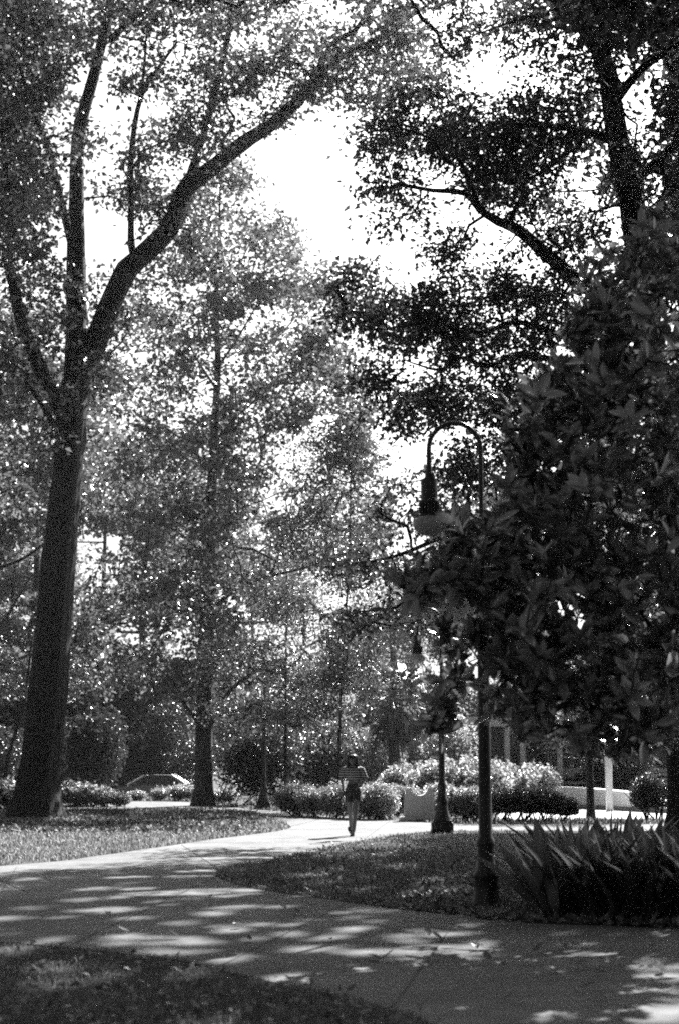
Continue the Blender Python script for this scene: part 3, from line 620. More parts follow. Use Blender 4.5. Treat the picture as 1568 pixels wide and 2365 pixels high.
# --- palm behind the hedge
def palm():
    r = np.random.default_rng(41); base = base_at(905, 64); root = thing('palm_tree', 'cabbage palm with a shaggy drooping crown behind the hedge', 'palm', base)
    zc = float(D(905, 1590, 64)[2]); tp = crom([(0, 0, -.1), (.05, 0, 1.5), (-.02, 0, 3), (.03, 0, zc)], 6); tr = np.linspace(.2, .17, len(tp)) * (1 + .08 * np.sin(np.arange(len(tp)) * 2.1))
    tube(tp, tr, 14, rough=.05, seed=1).build('trunk', M['palm_bark'], root, smooth=True)
    mb = MB(); pet = MB()
    for i in range(64):
        t = i / 63; a = i * 2.399963; el = math.radians(65 - 140 * t + r.normal() * 8); ln = r.uniform(.8, 1.2)
        d = np.array((math.cos(a) * math.cos(el), math.sin(a) * math.cos(el), math.sin(el)))
        p0 = np.array((0.03, 0, zc - .1 - t * .35)); p1 = p0 + d * ln - np.array((0, 0, .12 * ln)); tube([p0, (p0 + p1) / 2 + np.array((0, 0, .05)), p1], [.02, .015, .012], 4, pet, cap=False)
        s = unit(np.cross(d, (0, 0, 1.0)) + 1e-6); 
        for j in range(26):
            b = (j / 25 - .5) * 2.9; u = d * math.cos(b) + s * math.sin(b); l = r.uniform(.8, 1.2) * (1 - .25 * abs(b) / 1.45)
            q0 = p1; q1 = p1 + u * l * .5 - np.array((0, 0, .08)); q2 = q1 + u * l * .18 - np.array((0, 0, l * r.uniform(.4, .7))); w = unit(np.cross(u, d + np.array((.2, .1, .3)))) * .034
            mb.add([q0 - w * .5, q0 + w * .5, q1 - w, q1 + w, q2], [[0, 1, 3], [0, 3, 2], [2, 3, 4]])
    pet.build('petioles', M['palm'], root); mb.build('crown', M['palm'], root)
palm()

# ------------------------------------------------------------------ shrubs and hedges
def shrub_mesh(seed, rx, ry, h, n, L, z0=.0, lean=None, shell=.55):
    r = np.random.default_rng(seed); 
    lob = [(r.uniform(-.5, .5) * rx, r.uniform(-.4, .4) * ry, h * r.uniform(.5, .72), r.uniform(.45, .62)) for _ in range(7)] + [(0, 0, h * .5, .7)]
    out = []
    for x, y, z, q in lob:
        v = unit(r.normal(size=(n // 8, 3))) * (1 - shell * r.uniform(0, 1, (n // 8, 1)) ** 1.6); p = np.array((x, y, z)) + v * np.array((rx * q, ry * q, h * .5 * q + .12 * h)); out.append(p)
    for _ in range(22):
        a = r.uniform(0, 6.28); q = np.sqrt(r.uniform(0, 1)); t = np.linspace(.75, 1.0 + r.uniform(.05, .28), 16)[:, None]
        out.append(np.array((math.cos(a) * q * rx * .8, math.sin(a) * q * ry * .8, 0)) * (.8 + .25 * t) + np.array((0, 0, 1.)) * h * t * (1 - .28 * q * q) + r.normal(size=(16, 3)) * .025)
    p = np.concatenate(out); p = p[p[:, 2] > z0 + .02]; p[:, 2] = np.minimum(p[:, 2], h * 1.3)
    return leafset(p, L, L * .55, r, flat=.55)
def stems(seed, rx, ry, h, n):
    r = np.random.default_rng(seed); mb = MB()
    for _ in range(n):
        b = np.array((r.normal() * rx * .25, r.normal() * ry * .25, -.05)); e = np.array((r.normal() * rx * .5, r.normal() * ry * .5, h * r.uniform(.6, .9)))
        tube([b, (b + e) / 2 + r.normal(size=3) * .05, e], [.022, .015, .008], 5, mb, cap=False)
    return mb
def shrub(name, label, cat, loc, rx, ry, h, n, L, mat, seed, group=None, z0=0., shell=.55):
    root = thing(name, label, cat, loc, group=group)
    stems(seed, rx, ry, h, 9).build('stems', M['bark'], root)
    V, F = shrub_mesh(seed, rx, ry, h, n, L, z0, shell=shell); mesh_obj('foliage', V, F, mat, root); return root

HG = 'clipped hedge shrubs along the far path'
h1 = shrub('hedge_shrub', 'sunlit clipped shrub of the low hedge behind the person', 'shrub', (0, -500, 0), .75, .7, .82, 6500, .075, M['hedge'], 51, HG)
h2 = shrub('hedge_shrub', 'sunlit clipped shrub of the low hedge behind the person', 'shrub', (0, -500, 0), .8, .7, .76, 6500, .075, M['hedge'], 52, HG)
hs = [(688, 1886), (735, 1888), (782, 1890), (838, 1893), (878, 1893), (925, 1885), (1015, 1888), (1062, 1897), (1108, 1898)]
for i, (px, py) in enumerate(hs):
    p = G(px, py); lb = 'sunlit clipped shrub of the low hedge behind the person' if i < 6 else 'sunlit clipped shrub of the low hedge between the two nearer lamp posts'
    if i == 0: h1.location = p; continue
    if i == 1: h2.location = p; continue
    dup((h1, h2)[i % 2], p, i * 1.3, random.uniform(.9, 1.1), lb)
HD = 'dark clipped shrubs right of the lamp post'
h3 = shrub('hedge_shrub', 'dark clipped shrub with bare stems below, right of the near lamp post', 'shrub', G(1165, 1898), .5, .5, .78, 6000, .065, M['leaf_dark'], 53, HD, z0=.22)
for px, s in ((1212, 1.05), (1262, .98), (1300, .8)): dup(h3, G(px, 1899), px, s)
# pale flowering row behind the hedge
FR = 'tall pale bushes behind the hedge'
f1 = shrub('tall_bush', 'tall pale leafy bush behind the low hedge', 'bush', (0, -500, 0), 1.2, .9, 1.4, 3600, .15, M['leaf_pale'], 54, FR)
for i, (px, Y, s) in enumerate([(1035, 52, 1), (1085, 53, 1.05), (1135, 52, .95), (1180, 53, .9), (1230, 54, .9), (985, 54, .95), (940, 56, .9)]):
    if i == 0: f1.location = base_at(px, Y)
    else: dup(f1, base_at(px, Y), i * 2.1, s)
PB = 'large sunlit bushes behind the person and palm'
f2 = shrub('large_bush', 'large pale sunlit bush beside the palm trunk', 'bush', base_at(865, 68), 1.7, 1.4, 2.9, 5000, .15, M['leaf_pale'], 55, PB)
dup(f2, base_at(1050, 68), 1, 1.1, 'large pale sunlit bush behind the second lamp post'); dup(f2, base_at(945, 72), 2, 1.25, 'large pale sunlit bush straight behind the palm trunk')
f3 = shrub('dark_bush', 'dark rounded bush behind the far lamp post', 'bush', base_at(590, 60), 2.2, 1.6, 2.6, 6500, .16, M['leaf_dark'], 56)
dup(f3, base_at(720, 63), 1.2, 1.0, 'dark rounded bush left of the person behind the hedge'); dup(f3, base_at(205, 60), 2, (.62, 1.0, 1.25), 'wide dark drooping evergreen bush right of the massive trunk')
dup(f3, base_at(1420, 66), 2.6, (1, 1, .9), 'dark bush in front of the white posted building'); dup(f3, base_at(-50, 74), .6, 1.1, 'dark bush at the left edge behind the massive trunk')
dup(f3, base_at(330, 92), .6, (1.6, 1, 1.8), 'dark evergreen bush above the parked car')
LG = 'low sunlit shrubs along the left path'
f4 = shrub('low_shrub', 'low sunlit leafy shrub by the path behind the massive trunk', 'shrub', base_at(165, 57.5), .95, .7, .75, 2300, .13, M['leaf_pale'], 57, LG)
for i, (px, Y, s) in enumerate([(205, 57.3, .9), (245, 57.4, .75), (280, 57.6, .55), (15, 53, 1.1), (-30, 53, 1.2), (45, 55, 1.05), (318, 66, .5), (372, 66.5, .62), (420, 66, .75), (520, 62, .7)]):
    lb = ['low sunlit leafy shrub by the path behind the massive trunk', 'low sunlit leafy shrub at the left edge beside the massive trunk', 'low sunlit leafy shrub in front of the parked car', 'low leafy shrub behind the slender tree'][0 if i < 3 else 1 if i < 6 else 2 if i < 9 else 3]
    dup(f4, base_at(px, Y), i * 1.1, s, lb)
dup(h3, base_at(1500, 44), 1.5, (1.3, 1.3, 1.45), 'taller dark leafy shrub in front of the rounded end of the low pale wall')
# young multi-stem tree by the plaza
def small_tree(label, px, Y, h, w, crown, seed, mat, lean=0.0):
    base = base_at(px, Y); root = thing('small_tree', label, 'tree', base); r = np.random.default_rng(seed)
    tp = crom([(0, 0, -.05), (lean * .3, 0, h * .3), (lean, 0, h * .6), (lean * 1.3, 0, h)], 4); tr = np.linspace(w, w * .4, len(tp)); tr = flare(tp, tr, .3, .4)
    tube(tp, tr, 10, rough=.05, seed=seed).build('trunk', M['bark'], root, smooth=True)
    cl = np.concatenate([world_blob(c, s, n, r) for c, s, n in crown]); mb, B, S = grow(tp[5:], tr[5:], cl, r, tip=.008); mb.build('branches', M['bark'], root)
    V, F = foliage(B, S, 70, .3, .1, .06, r); mesh_obj('crown', V, F, mat, root); return root
small_tree('small leafy tree with a short dark trunk in front of the low white wall', 1361, 45, 4.6, .115, [((0, 0, 3.6), (2.2, 1.6, 1.2), 70), ((.8, 0, 2.4), (1.6, 1.2, .6), 26), ((-.9, .2, 2.3), (1, .8, .5), 14)], 61, M['leaf'])
small_tree('small tree added as low boughs coloured sunlit between the slender trunk and the palm', 660, 53, 7.5, .06, [((-.2, 0, 6.4), (1.7, 1.6, .9), 40), ((-1.1, 0, 4.8), (2.0, 1.4, .7), 56), ((1.2, -.3, 4.2), (1.5, 1.2, .6), 40), ((.2, 0, 3.1), (2.1, 1.2, .5), 52), ((1.7, 0, 2.3), (.7, .7, .35), 16), ((-1.6, .3, 3.2), (1.1, 1.2, .5), 22)], 63, M['leaf_sun'])  # added for the slender tree's sunlit boughs; crown placed to shade the lawn
small_tree('leafy dark trunked tree standing behind the hedge at the person\'s shoulder', 780, 52, 13, .05, [((.1, 0, 3.9), (1.3, 1.1, 1.0), 46), ((0, 0, 11), (1.6, 1.6, 1.3), 60), ((-.8, 0, 8.6), (1.6, 1.6, 1), 60), ((.8, 0, 7.4), (1.6, 1.5, .9), 50), ((0, 0, 5.6), (1.8, 1.6, .8), 40)], 64, M['leaf'], .35)  # added so that its crown shades the left lawn
small_tree('thin leaning dark tree at the left edge behind the massive trunk', 8, 60, 6, .09, [((.9, 0, 4.6), (2.2, 1.6, 1.6), 60)], 62, M['leaf_dark'], .7)

# strap-leaved plants in the right foreground bed
def strap_plant(seed, n, hmax):
    r = np.random.default_rng(seed); a = r.uniform(0, 6.283, n); q = np.sqrt(r.uniform(0, 1, n)) * .22
    c = np.stack([np.cos(a) * q, np.sin(a) * q, np.full(n, .0)], 1); t = r.uniform(.04, .58, n)
    a2 = a + r.normal(size=n) * .5; d = np.stack([np.cos(a2), np.sin(a2), np.zeros(n)], 1); up = np.array((0, 0, 1.))
    u = unit(d * np.sin(t)[:, None] + up * np.cos(t)[:, None]); nr = unit(up - (u @ up)[:, None] * u + r.normal(size=(n, 3)) * .35 + np.array((0, -.5, 0))); nr = unit(nr - (nr * u).sum(1, keepdims=True) * u)
    L = hmax * r.uniform(.55, 1.05, n); return bigleaf(c, u, nr, L, r.uniform(.09, .155, n), r.uniform(.12, .6, n))
SG = 'strap-leaved plants in the right bed'
V, F = strap_plant(71, 46, .92); s0 = mesh_obj('strap_leaf_plant', V, F, M['strap'], smooth=True)
tag(s0, 'clump of broad upright strap leaves in the dark bed right of the near lamp post', 'plant', SG)
V, F = strap_plant(72, 40, .85); s1 = mesh_obj('strap_leaf_plant', V, F, M['strap'], smooth=True)
tag(s1, 'clump of broad upright strap leaves in the dark bed right of the near lamp post', 'plant', SG)
k = 0
for row, (y0, nn) in enumerate(((2128, 7), (2105, 7), (2085, 7), (2062, 6), (2040, 5))):
    for i in range(nn):
        px = 1300 + i * 56 + (row % 2) * 28 + random.uniform(-14, 14); p = G(px, y0 - 8 * random.random() + .012 * (px - 1300)); p[2] = 0
        if k < 2: (s0, s1)[k].location = p
        else: dup((s0, s1)[k % 2], p, random.uniform(0, 6), random.uniform(.8, 1.08))
        k += 1

# ------------------------------------------------------------------ lamp posts
def lamp(label, px, Y, H, arm, scroll=False, sunk=0.0):
    base = base_at(px, Y)[:2] + (-sunk,); H += sunk; root = thing('street_lamp', label, 'street lamp', base, group='gooseneck lamp posts')
    b = box((0, 0, .11), (.46, .46, .24), bev=.02); box((0, 0, .25), (.4, .4, .06), b, bev=.015); b.build('plinth', M['iron'], root)
    pr = [(.185, .27), (.185, .32), (.165, .36), (.13, .5), (.12, .62), (.135, .66), (.135, .7), (.1, .74), (.085, .95), (.095, 1.0), (.095, 1.03), (.072, 1.07), (.068, 1.6), (.064, 2.6), (.06, H * .62), (.075, H * .625), (.075, H * .64), (.045, H * .66), (.03, H * .7), (.026, H * .72)]
    lathe(pr, 20, mb=None).build('pole', M['iron'], root, smooth=True)
    R = arm / 2; zt = H - R; an = np.linspace(0, math.pi, 22)
    p = [(0, 0, H * .7), (0, 0, H * .8)] + [(-R + R * math.cos(a), 0, zt + R * math.sin(a)) for a in an] + [(-arm, 0, zt - .1), (-arm, 0, zt - .3)]
    tube(p, [.027] * 2 + [.026] * 22 + [.028, .032], 12).build('gooseneck', M['iron'], root, smooth=True)
    zz = zt - .3
    hs = lathe([(.001, zz + .03), (.045, zz + .02), (.05, zz - .02), (.085, zz - .04), (.09, zz - .07), (.092, zz - .27), (.115, zz - .28), (.115, zz - .3), (.095, zz - .31), (.09, zz - .33)], 24, (-arm, 0, 0)); h = hs.build('housing', M['iron'], root, smooth=False)
    col = MB()
    for i in range(18):
        a = i * 2 * math.pi / 18; box((-arm + .098 * math.cos(a), .098 * math.sin(a), zz - .365), (.018, .018, .12), col)
    lathe([(.085, zz - .3), (.085, zz - .42), (.12, zz - .425), (.125, zz - .44), (.115, zz - .45)], 24, (-arm, 0, 0), col); col.build('collar', M['iron'], root)
    lathe([(.105, zz - .44), (.15, zz - .47), (.175, zz - .53), (.165, zz - .58), (.12, zz - .63), (.05, zz - .655), (.001, zz - .66)], 28, (-arm, 0, 0)).build('lamp_shade', M['glass'], root, smooth=True)
    if not scroll: return
    sc = MB()
    for sgn in (-1, 1):
        th = np.linspace(0, 4.6 * math.pi / 2 * 2, 40); rr = .012 + .0062 * th
        cxx = -arm * .5 + sgn * arm * .22
        tube([(cxx + sgn * rr[i] * math.cos(th[i] + math.pi), 0, zt - .12 + rr[i] * math.sin(th[i])) for i in range(40)], .009, 6, sc)
    tube([(-arm, 0, zt - .03), (0, 0, zt - .03)], .01, 6, sc); sc.build('scroll_bracket', M['iron'], root)
lamp('near black gooseneck lamp post standing in the leaf bed beside the magnolia', 1118, 17.6, 5.15, .56, False, .34)
lamp('black gooseneck lamp post at the path edge beside the stone', 1019, 36.2, 4.85, .5, True)
lamp('small distant black lamp post left of the hedge under the slender tree branches', 610, 54.5, 5.0, .5)

# ------------------------------------------------------------------ stone marker
def stone():
    p = G(968, 1897); root = thing('stone_marker', 'pale granite block with a scooped top on a low plinth beside the lamp post', 'stone marker', p)
    box((0, 0, .05), (1.0, .6, .13), bev=.02).build('plinth', M['stone'], root)
    bm = bmesh.new(); W, Hh = .385, .83; pts = [(-W, .115)]
    pts += [(-W - .01, .5), (-W + .02, .64), (-W + .06, Hh + .02), (-W + .15, Hh + .04)]
    for a in np.linspace(math.pi, 2 * math.pi, 11): pts.append((.215 * math.cos(a), Hh + .03 + .2 * math.sin(a)))
    pts += [(W - .15, Hh + .04), (W - .05, Hh + .01), (W - .01, .62), (W + .015, .45), (W, .115)]
    f = bm.faces.new([bm.verts.new((x, -.19, z)) for x, z in pts]); e = bmesh.ops.extrude_face_region(bm, geom=[f]); bmesh.ops.translate(bm, vec=(0, .4, 0), verts=[v for v in e['geom'] if isinstance(v, bmesh.types.BMVert)])
    bmesh.ops.recalc_face_normals(bm, faces=bm.faces[:]); bmesh.ops.bevel(bm, geom=[e for e in bm.edges], offset=.018, segments=2, affect='EDGES', clamp_overlap=True); bmesh.ops.triangulate(bm, faces=[f for f in bm.faces if len(f.verts) > 4])
    me = bpy.data.meshes.new('block'); bm.to_mesh(me); bm.free(); me.materials.append(M['stone']); o = bpy.data.objects.new('block', me); COL.objects.link(o); o.parent = root
stone()
# ------------------------------------------------------------------ low wall and building
def low_wall():
    root = thing('low_wall', 'low curved pale wall with a rounded end beyond the plaza', 'wall', base_at(1360, 54))
    off = np.array(base_at(1360, 54))
    pts = crom([D(x, HZ, Y) for x, Y in [(1150, 57.5), (1250, 56.5), (1350, 55), (1440, 53), (1510, 51), (1540, 50)]], 5)[:, :2] - off[:2]
    n = len(pts); hh = np.interp(np.linspace(0, 1, n), [0, .4, .75, .93, 1], [.72, .64, .5, .4, .22]); d = unit(np.gradient(pts, axis=0)); q = np.stack([-d[:, 1], d[:, 0]], 1) * .15
    def strip(z0, z1, q, nm, mat):
        a, b = pts - q, pts + q; V = np.concatenate([np.c_[a, z0], np.c_[a, z1], np.c_[b, z1], np.c_[b, z0]]); j = np.arange(n - 1); mb = MB()
        for s0, s1 in ((0, 1), (1, 2), (2, 3), (3, 0)): mb.add(V, np.stack([s0 * n + j, s0 * n + j + 1, s1 * n + j + 1, s1 * n + j], 1))
        for e in (0, n - 1): mb.add(V[[e, n + e, 2 * n + e, 3 * n + e]], [[0, 1, 2, 3]])
        mb.build(nm, mat, root)
    z = np.zeros(n); strip(z - .05, z + .14, q * 1.06, 'base_band', M['band']); strip(z + .14, hh, q, 'wall_body', M['wall']); strip(hh, hh + .05, q * 1.25, 'coping', M['white'])
low_wall()
def pavilion():
    x0, _, _ = base_at(1165, 70); root = thing('pavilion', 'long building with slim white posts and dark openings behind the low wall', 'building', (x0, 70, -.3))
    W = 16.0
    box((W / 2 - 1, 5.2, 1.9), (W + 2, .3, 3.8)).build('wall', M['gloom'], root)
    box((W / 2 - 1, 2.6, 3.62), (W + 3, 5.8, .34)).build('roof', M['roof'], root)
    box((W / 2 - 1, -.34, 3.5), (W + 3, .08, .4)).build('fascia', M['wall'], root)
    for i, x in enumerate((.1, .75, 2.3, 3.9, 5.0, 6.2, 8.2, 10.4, 12.6, 14.6)):
        m = box((x, 0, 1.7), (.22, .22, 3.4), bev=.02); box((x, 0, 3.3), (.34, .34, .1), m); box((x, 0, .1), (.34, .34, .2), m); m.build('column', M['white'], root)
    box((W / 2 - 1, 1.3, 1.42), (W, .1, .3)).build('rail_panel', M['wall'], root)
    box((W / 2 - 1, 1.35, .95), (W, .08, .1)).build('rail', M['white'], root); box((W / 2 - 1, 1.35, .6), (W, .08, .06)).build('rail', M['white'], root)
    for x in (1.5, 4.4, 7.5, 11): 
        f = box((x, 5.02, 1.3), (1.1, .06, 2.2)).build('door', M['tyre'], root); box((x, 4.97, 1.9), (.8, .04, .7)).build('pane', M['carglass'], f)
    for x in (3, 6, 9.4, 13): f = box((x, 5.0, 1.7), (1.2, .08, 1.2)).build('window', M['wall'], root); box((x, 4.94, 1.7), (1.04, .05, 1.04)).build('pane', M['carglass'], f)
pavilion()
wp = box((0, 0, .9), (.2, .2, 1.8), bev=.02); box((0, 0, 1.83), (.26, .26, .06), wp, bev=.02)
tag(wp.build('post', M['white'], loc=base_at(1404, 52)), 'white post standing in front of the low curved wall', 'post')

# ------------------------------------------------------------------ parked car
def car():
    x, y, _ = base_at(350, 77.5); root = thing('parked_car', 'grey car with windscreen pillars coloured sunlit parked on the road behind the left shrubs', 'car', (x, y, -.46))
    prof = [(-2.2, .35), (-2.24, .55), (-2.12, .72), (-1.3, .86), (-.95, .92), (1.55, .95), (2.15, .9), (2.24, .7), (2.24, .4), (2.1, .28), (-2.05, .28)]
    def loft(pr, halfw, inset):
        mb = MB(); n = len(pr); P = np.array(pr); zmin, zmax = P[:, 1].min(), P[:, 1].max(); hw = halfw - inset * (P[:, 1] - zmin) / (zmax - zmin)
        V = np.concatenate([np.stack([P[:, 0], -hw, P[:, 1]], 1), np.stack([P[:, 0], hw, P[:, 1]], 1)]); j = np.arange(n); k = (j + 1) % n
        mb.add(V, np.stack([j, k, k + n, j + n], 1)); c = P.mean(0)
        for s in (0, 1): mb.add(np.vstack([V[s * n:(s + 1) * n], (c[0], -halfw if s == 0 else halfw, c[1])]), np.stack([j, k, np.full(n, n)], 1))
        return mb
    loft(prof, .88, .06).build('body', M['paint'], root)
    loft([(-.98, .925), (-.2, 1.36), (.15, 1.4), (1.0, 1.38), (1.75, .955)], .8, .16).build('cabin_glass', M['carglass'], root)
    loft([(-.2, 1.365), (.15, 1.415), (1.0, 1.395), (1.1, 1.36), (.15, 1.385)], .66, .02).build('roof', M['paint'], root)
    for s in (-1, 1):
        tube([(-1.0, s * .8, .925), (-.22, s * .65, 1.37)], .05, 8).build('pillar', M['bright'], root)  # sun glints on the pillars are put into their bright colour
        tube([(1.02, s * .65, 1.385), (1.72, s * .8, .96)], .06, 8).build('pillar', M['bright'], root)
        tube([(.45, s * .81, .92), (.42, s * .65, 1.39)], .03, 8).build('pillar', M['paint'], root)
        for wx in (-1.4, 1.4):
            w = tube([(wx, s * .7, .31), (wx, s * .9, .31)], .31, 24).build('wheel', M['tyre'], root); tube([(wx, s * .9, .31), (wx, s * .915, .31)], .2, 18).build('rim', M['rimm'], w)
        box((-2.2, s * .62, .66), (.1, .32, .12), bev=.03).build('headlight', M['bright'], root); box((2.22, s * .64, .78), (.08, .28, .12), bev=.02).build('tail_light', M['band'], root)
        box((-.6, s * .9, .98), (.16, .14, .12), bev=.03).build('side_mirror', M['paint'], root)
car()

# ------------------------------------------------------------------ person
def skinned(name, verts, edges, radii, mat, parent, sub=2):
    me = bpy.data.meshes.new(name); me.from_pydata([tuple(v) for v in verts], edges, []); o = bpy.data.objects.new(name, me); COL.objects.link(o)
    o.modifiers.new('skin', 'SKIN'); sub and o.modifiers.new('sub', 'SUBSURF')
    if sub: o.modifiers['sub'].levels = o.modifiers['sub'].render_levels = sub
    for i, r in enumerate(radii):
        sv = me.skin_vertices[0].data[i]; sv.radius = (r, r) if np.isscalar(r) else r; sv.use_root = (i == 0)
    dg = bpy.context.evaluated_depsgraph_get(); nm = bpy.data.meshes.new_from_object(o.evaluated_get(dg)); o.modifiers.clear(); o.data = nm; bpy.data.meshes.remove(me)
    nm.name = name; nm.materials.clear(); nm.materials.append(mat)
    nm.polygons.foreach_set('use_smooth', np.ones(len(nm.polygons), bool)); o.parent = parent; return o
def person():
    p = G(815, 1932); root = thing('person', 'person in a striped crop top and dark high-waisted shorts walking along the sunny path', 'person', p)
    V = [(0, 0, .95), (0, 0, 1.08), (0, 0, 1.22), (0, .0, 1.34), (0, 0, 1.42), (-.005, -.01, 1.48),        # pelvis..neck 0-5
         (-.085, 0, .9), (-.06, .05, .52), (-.04, .25, .14), (-.045, .17, .04),                          # far leg 6-9
         (.085, -.01, .9), (.05, -.16, .52), (.012, -.13, .12), (-.01, -.24, .04),                       # near leg 10-13
         (-.165, 0, 1.37), (-.225, .03, 1.14), (-.2, -.06, .95),                                          # arms
         (.165, 0, 1.37), (.225, .03, 1.13), (.14, -.13, 1.03)]
    E = [(0, 1), (1, 2), (2, 3), (3, 4), (4, 5), (0, 6), (6, 7), (7, 8), (8, 9), (0, 10), (10, 11), (11, 12), (12, 13), (3, 14), (14, 15), (15, 16), (3, 17), (17, 18), (18, 19)]
    R = [(.13, .1), (.105, .08), (.115, .085), (.12, .08), (.05, .05), .045, .082, .054, .036, .032, .082, .054, .036, .032, .05, .036, .024, .05, .036, .024]
    nv = len(V); m = Matrix
    body = skinned('body', V, E, R, M['skin'], root)
    bm = bmesh.new(); bm.from_mesh(body.data)
    # head with chin, nose and ears, tipped forward
    hb = bmesh.new(); bmesh.ops.create_uvsphere(hb, u_segments=24, v_segments=18, radius=1)
    for v in hb.verts:
        x, y, z = v.co; jaw = 1 - .28 * max(0, -z); y2 = y * .098 * (jaw if y < 0 else 1); v.co = (x * .076 * jaw, y2, z * .112)
        if y < -.75 and abs(x) < .22 and -.35 < z < .15: v.co.y -= .02
        if abs(x) > .93 and abs(z) < .25: v.co.x *= 1.14
    hb.transform(Matrix.Translation((-.01, -.03, 1.545)) @ Matrix.Rotation(math.radians(14), 4, 'X')); tm = bpy.data.meshes.new('t'); hb.to_mesh(tm); hb.free(); bm.from_mesh(tm); bpy.data.meshes.remove(tm)
    bm.to_mesh(body.data); bm.free(); body.data.polygons.foreach_set('use_smooth', np.ones(len(body.data.polygons), bool))
    for side, (hx, hy, hz), dn in ((-1, (-.2, -.06, .95), (.02, -.03, -1)), (1, (.14, -.13, 1.03), (-.75, -.35, -.5))):
        d = unit(np.array(dn, float)); s = unit(np.cross(d, (0.2, 1, 0.1))); t = np.cross(d, s); h = np.array((hx, hy, hz))
        mb = MB(); tube([h - d * .02, h + d * .04, h + d * .085], [.022, .034, .03], 10, mb)
        for f, ln in zip((-1.5, -.5, .5, 1.5), (.062, .075, .07, .055)):
            b = h + d * .078 + s * f * .016; tube([b, b + d * ln * .5 + t * .006, b + d * ln * .9 + t * .026], [.0085, .008, .0065], 7, mb)
        b = h + d * .03 - s * .03; tube([b, b - s * .02 + d * .03, b - s * .02 + d * .055 + t * .01], [.011, .009, .007], 7, mb); mb.build('hand', M['skin'], root, smooth=True)
    # shirt: torso and short sleeves
    mb = MB()
    prof = [(1.42, .062, .058), (1.405, .12, .07), (1.385, .165, .085), (1.34, .178, .1), (1.27, .165, .115), (1.2, .16, .112), (1.14, .158, .105), (1.125, .15, .1)]; n = 28; an = np.arange(n) * 2 * math.pi / n
    Vv = np.concatenate([np.stack([a * np.sign(np.cos(an)) * np.abs(np.cos(an)) ** .8, b * np.sign(np.sin(an)) * np.abs(np.sin(an)) ** .85, np.full(n, z) + .008 * np.sin(an * 4 + z * 9)], 1) for z, a, b in prof]); j = np.arange(n); k = (j + 1) % n
    mb.add(Vv, np.concatenate([np.stack([i * n + k, i * n + j, (i + 1) * n + j, (i + 1) * n + k], 1) for i in range(len(prof) - 1)]))
    for s in (-1, 1): tube([(s * .12, 0, 1.372), (s * .178, .005, 1.355), (s * .205, .012, 1.28), (s * .225, .02, 1.2)], [.06, .07, .07, .074], 16, mb, cap=False)
    mb.build('shirt', M['stripe'], root, smooth=True)
    mb = MB(); prof = [(1.06, .122, .095), (1.03, .128, .1), (.97, .152, .118), (.9, .17, .125), (.84, .176, .12), (.83, .17, .11)]
    Vv = np.concatenate([np.stack([a * np.cos(an), b * np.sin(an), np.full(n, z)], 1) for z, a, b in prof]); mb.add(Vv, np.concatenate([np.stack([i * n + k, i * n + j, (i + 1) * n + j, (i + 1) * n + k], 1) for i in range(len(prof) - 1)]))
    tube([(-.082, .0, .9), (-.076, .02, .8), (-.072, .035, .72)], [.09, .092, .096], 18, mb, cap=False); tube([(.084, -.01, .9), (.076, -.05, .8), (.07, -.085, .72)], [.09, .092, .096], 18, mb, cap=False)
    mb.build('shorts', M['shorts'], root, smooth=True)
    # hair: cap with locks down to the shoulders
    mb = MB(); r = np.random.default_rng(5)
    for i in range(90):
        a = r.uniform(-.25, math.pi + .25); e = r.uniform(.1, 1.5); st = np.array((-.01 + .03 * math.cos(a), -.035 + .02 * math.sin(a), 1.655)); out = np.array((math.cos(a), math.sin(a), 0))
        mid = np.array((-.01, -.02, 1.56)) + out * np.array((.09, .115, 0)); end = np.array((-.01, 0, 1.40 + r.uniform(-.05, .05))) + out * np.array((.095, .1, 0)) * r.uniform(.8, 1.15)
        tube([st, (st + mid) / 2 + out * .035 + np.array((0, 0, .025)), mid, (mid + end) / 2 + out * .008, end], [.016, .022, .022, .018, .006], 6, mb)
    for i in range(14):
        x = -.07 + .01 * i; tube([(x * .4 - .01, -.04, 1.66), (x - .01, -.115, 1.625), (x * 1.05 - .01, -.128, 1.585)], [.014, .014, .008], 6, mb)
    mb.build('hair', M['hair'], root, smooth=True)
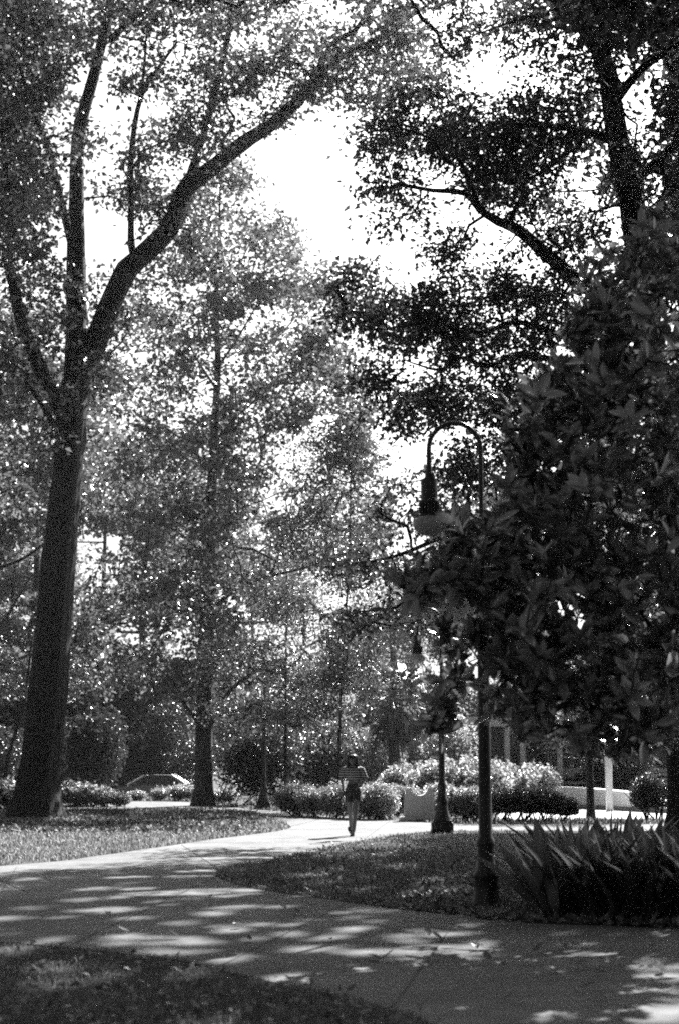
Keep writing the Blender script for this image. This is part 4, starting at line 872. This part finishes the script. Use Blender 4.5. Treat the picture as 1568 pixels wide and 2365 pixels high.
    for nm, (fx, fy, fz), tip, pit in (('shoe', (.0, -.12, .0), -1, 0.12), ('shoe', (-.04, .22, .06), -1, -.6)):
        bm = bmesh.new(); bmesh.ops.create_uvsphere(bm, u_segments=18, v_segments=12, radius=1)
        for v in bm.verts: v.co = (v.co.x * .043 * (1.0 if v.co.y < 0 else .8), v.co.y * .125 - .06, max(v.co.z, -.45) * .055 * (1.25 if v.co.y > 0 else .85) + .03)
        bm.transform(Matrix.Translation((fx, fy, fz)) @ Matrix.Rotation(pit, 4, 'X') @ Matrix.Rotation(-.3, 4, 'Z')); me = bpy.data.meshes.new('shoe'); bm.to_mesh(me); bm.free(); me.materials.append(M['shoe']); o = bpy.data.objects.new('shoe', me); COL.objects.link(o); o.parent = root
        me.polygons.foreach_set('use_smooth', np.ones(len(me.polygons), bool))
    for s in (-1, 1):
        o = lathe([(.001, -.009), (.012, -.004), (.012, .004), (.001, .009)], 8).build('eye', M['hair'], root, smooth=True, loc=(-.01 + s * .03, -.122, 1.535))
person()

# ------------------------------------------------------------------ fallen leaves on the path
FL = 'fallen leaves on the path'
leafsrc = []
for i in range(3):
    c = np.zeros((1, 3)); V, F = bigleaf(c, np.array([[1., 0, 0]]), np.array([[0, 0, 1.]]), np.array([.13]), np.array([.065]), np.array([(-.35, .25, -.6)[i]])); V[:, 2] += .018 - V[:, 2].min() * 0 + (.03 if i == 1 else 0); V[:, 2] = np.maximum(V[:, 2], .004)
    leafsrc.append(tag(mesh_obj('fallen_leaf', V, F, M['litter'], smooth=True), 'single curled dry leaf lying on the shaded concrete path', 'leaf', FL))
spots_l = [(1040, 2140), (1075, 2144), (1020, 2176), (1010, 2225), (850, 2223), (868, 2226), (880, 2222), (1060, 2227), (990, 2170), (1100, 2183), (1090, 2196), (1130, 2226), (1160, 2238), (1250, 2230), (1285, 2252), (1290, 2262), (1320, 2246), (1355, 2240), (1400, 2255), (1195, 2195), (1230, 2205), (1300, 2195), (1340, 2190), (800, 2300), (1340, 2290), (1400, 2310), (1150, 2320), (1460, 2345),
           (645, 2105), (726, 2067), (690, 2115), (540, 2150), (420, 2172), (300, 2160), (250, 2120), (580, 2178), (1500, 2200), (1440, 2215), (1530, 2250), (930, 2130), (760, 2180), (360, 2040), (480, 2080)]
for i, (px, py) in enumerate(spots_l):
    p = G(px, py); p[2] = .014
    if i < 3: leafsrc[i].location = p; leafsrc[i].rotation_euler = (0, 0, i * 2)
    else: dup(leafsrc[i % 3], p, random.uniform(0, 6.28), random.uniform(.7, 1.15))
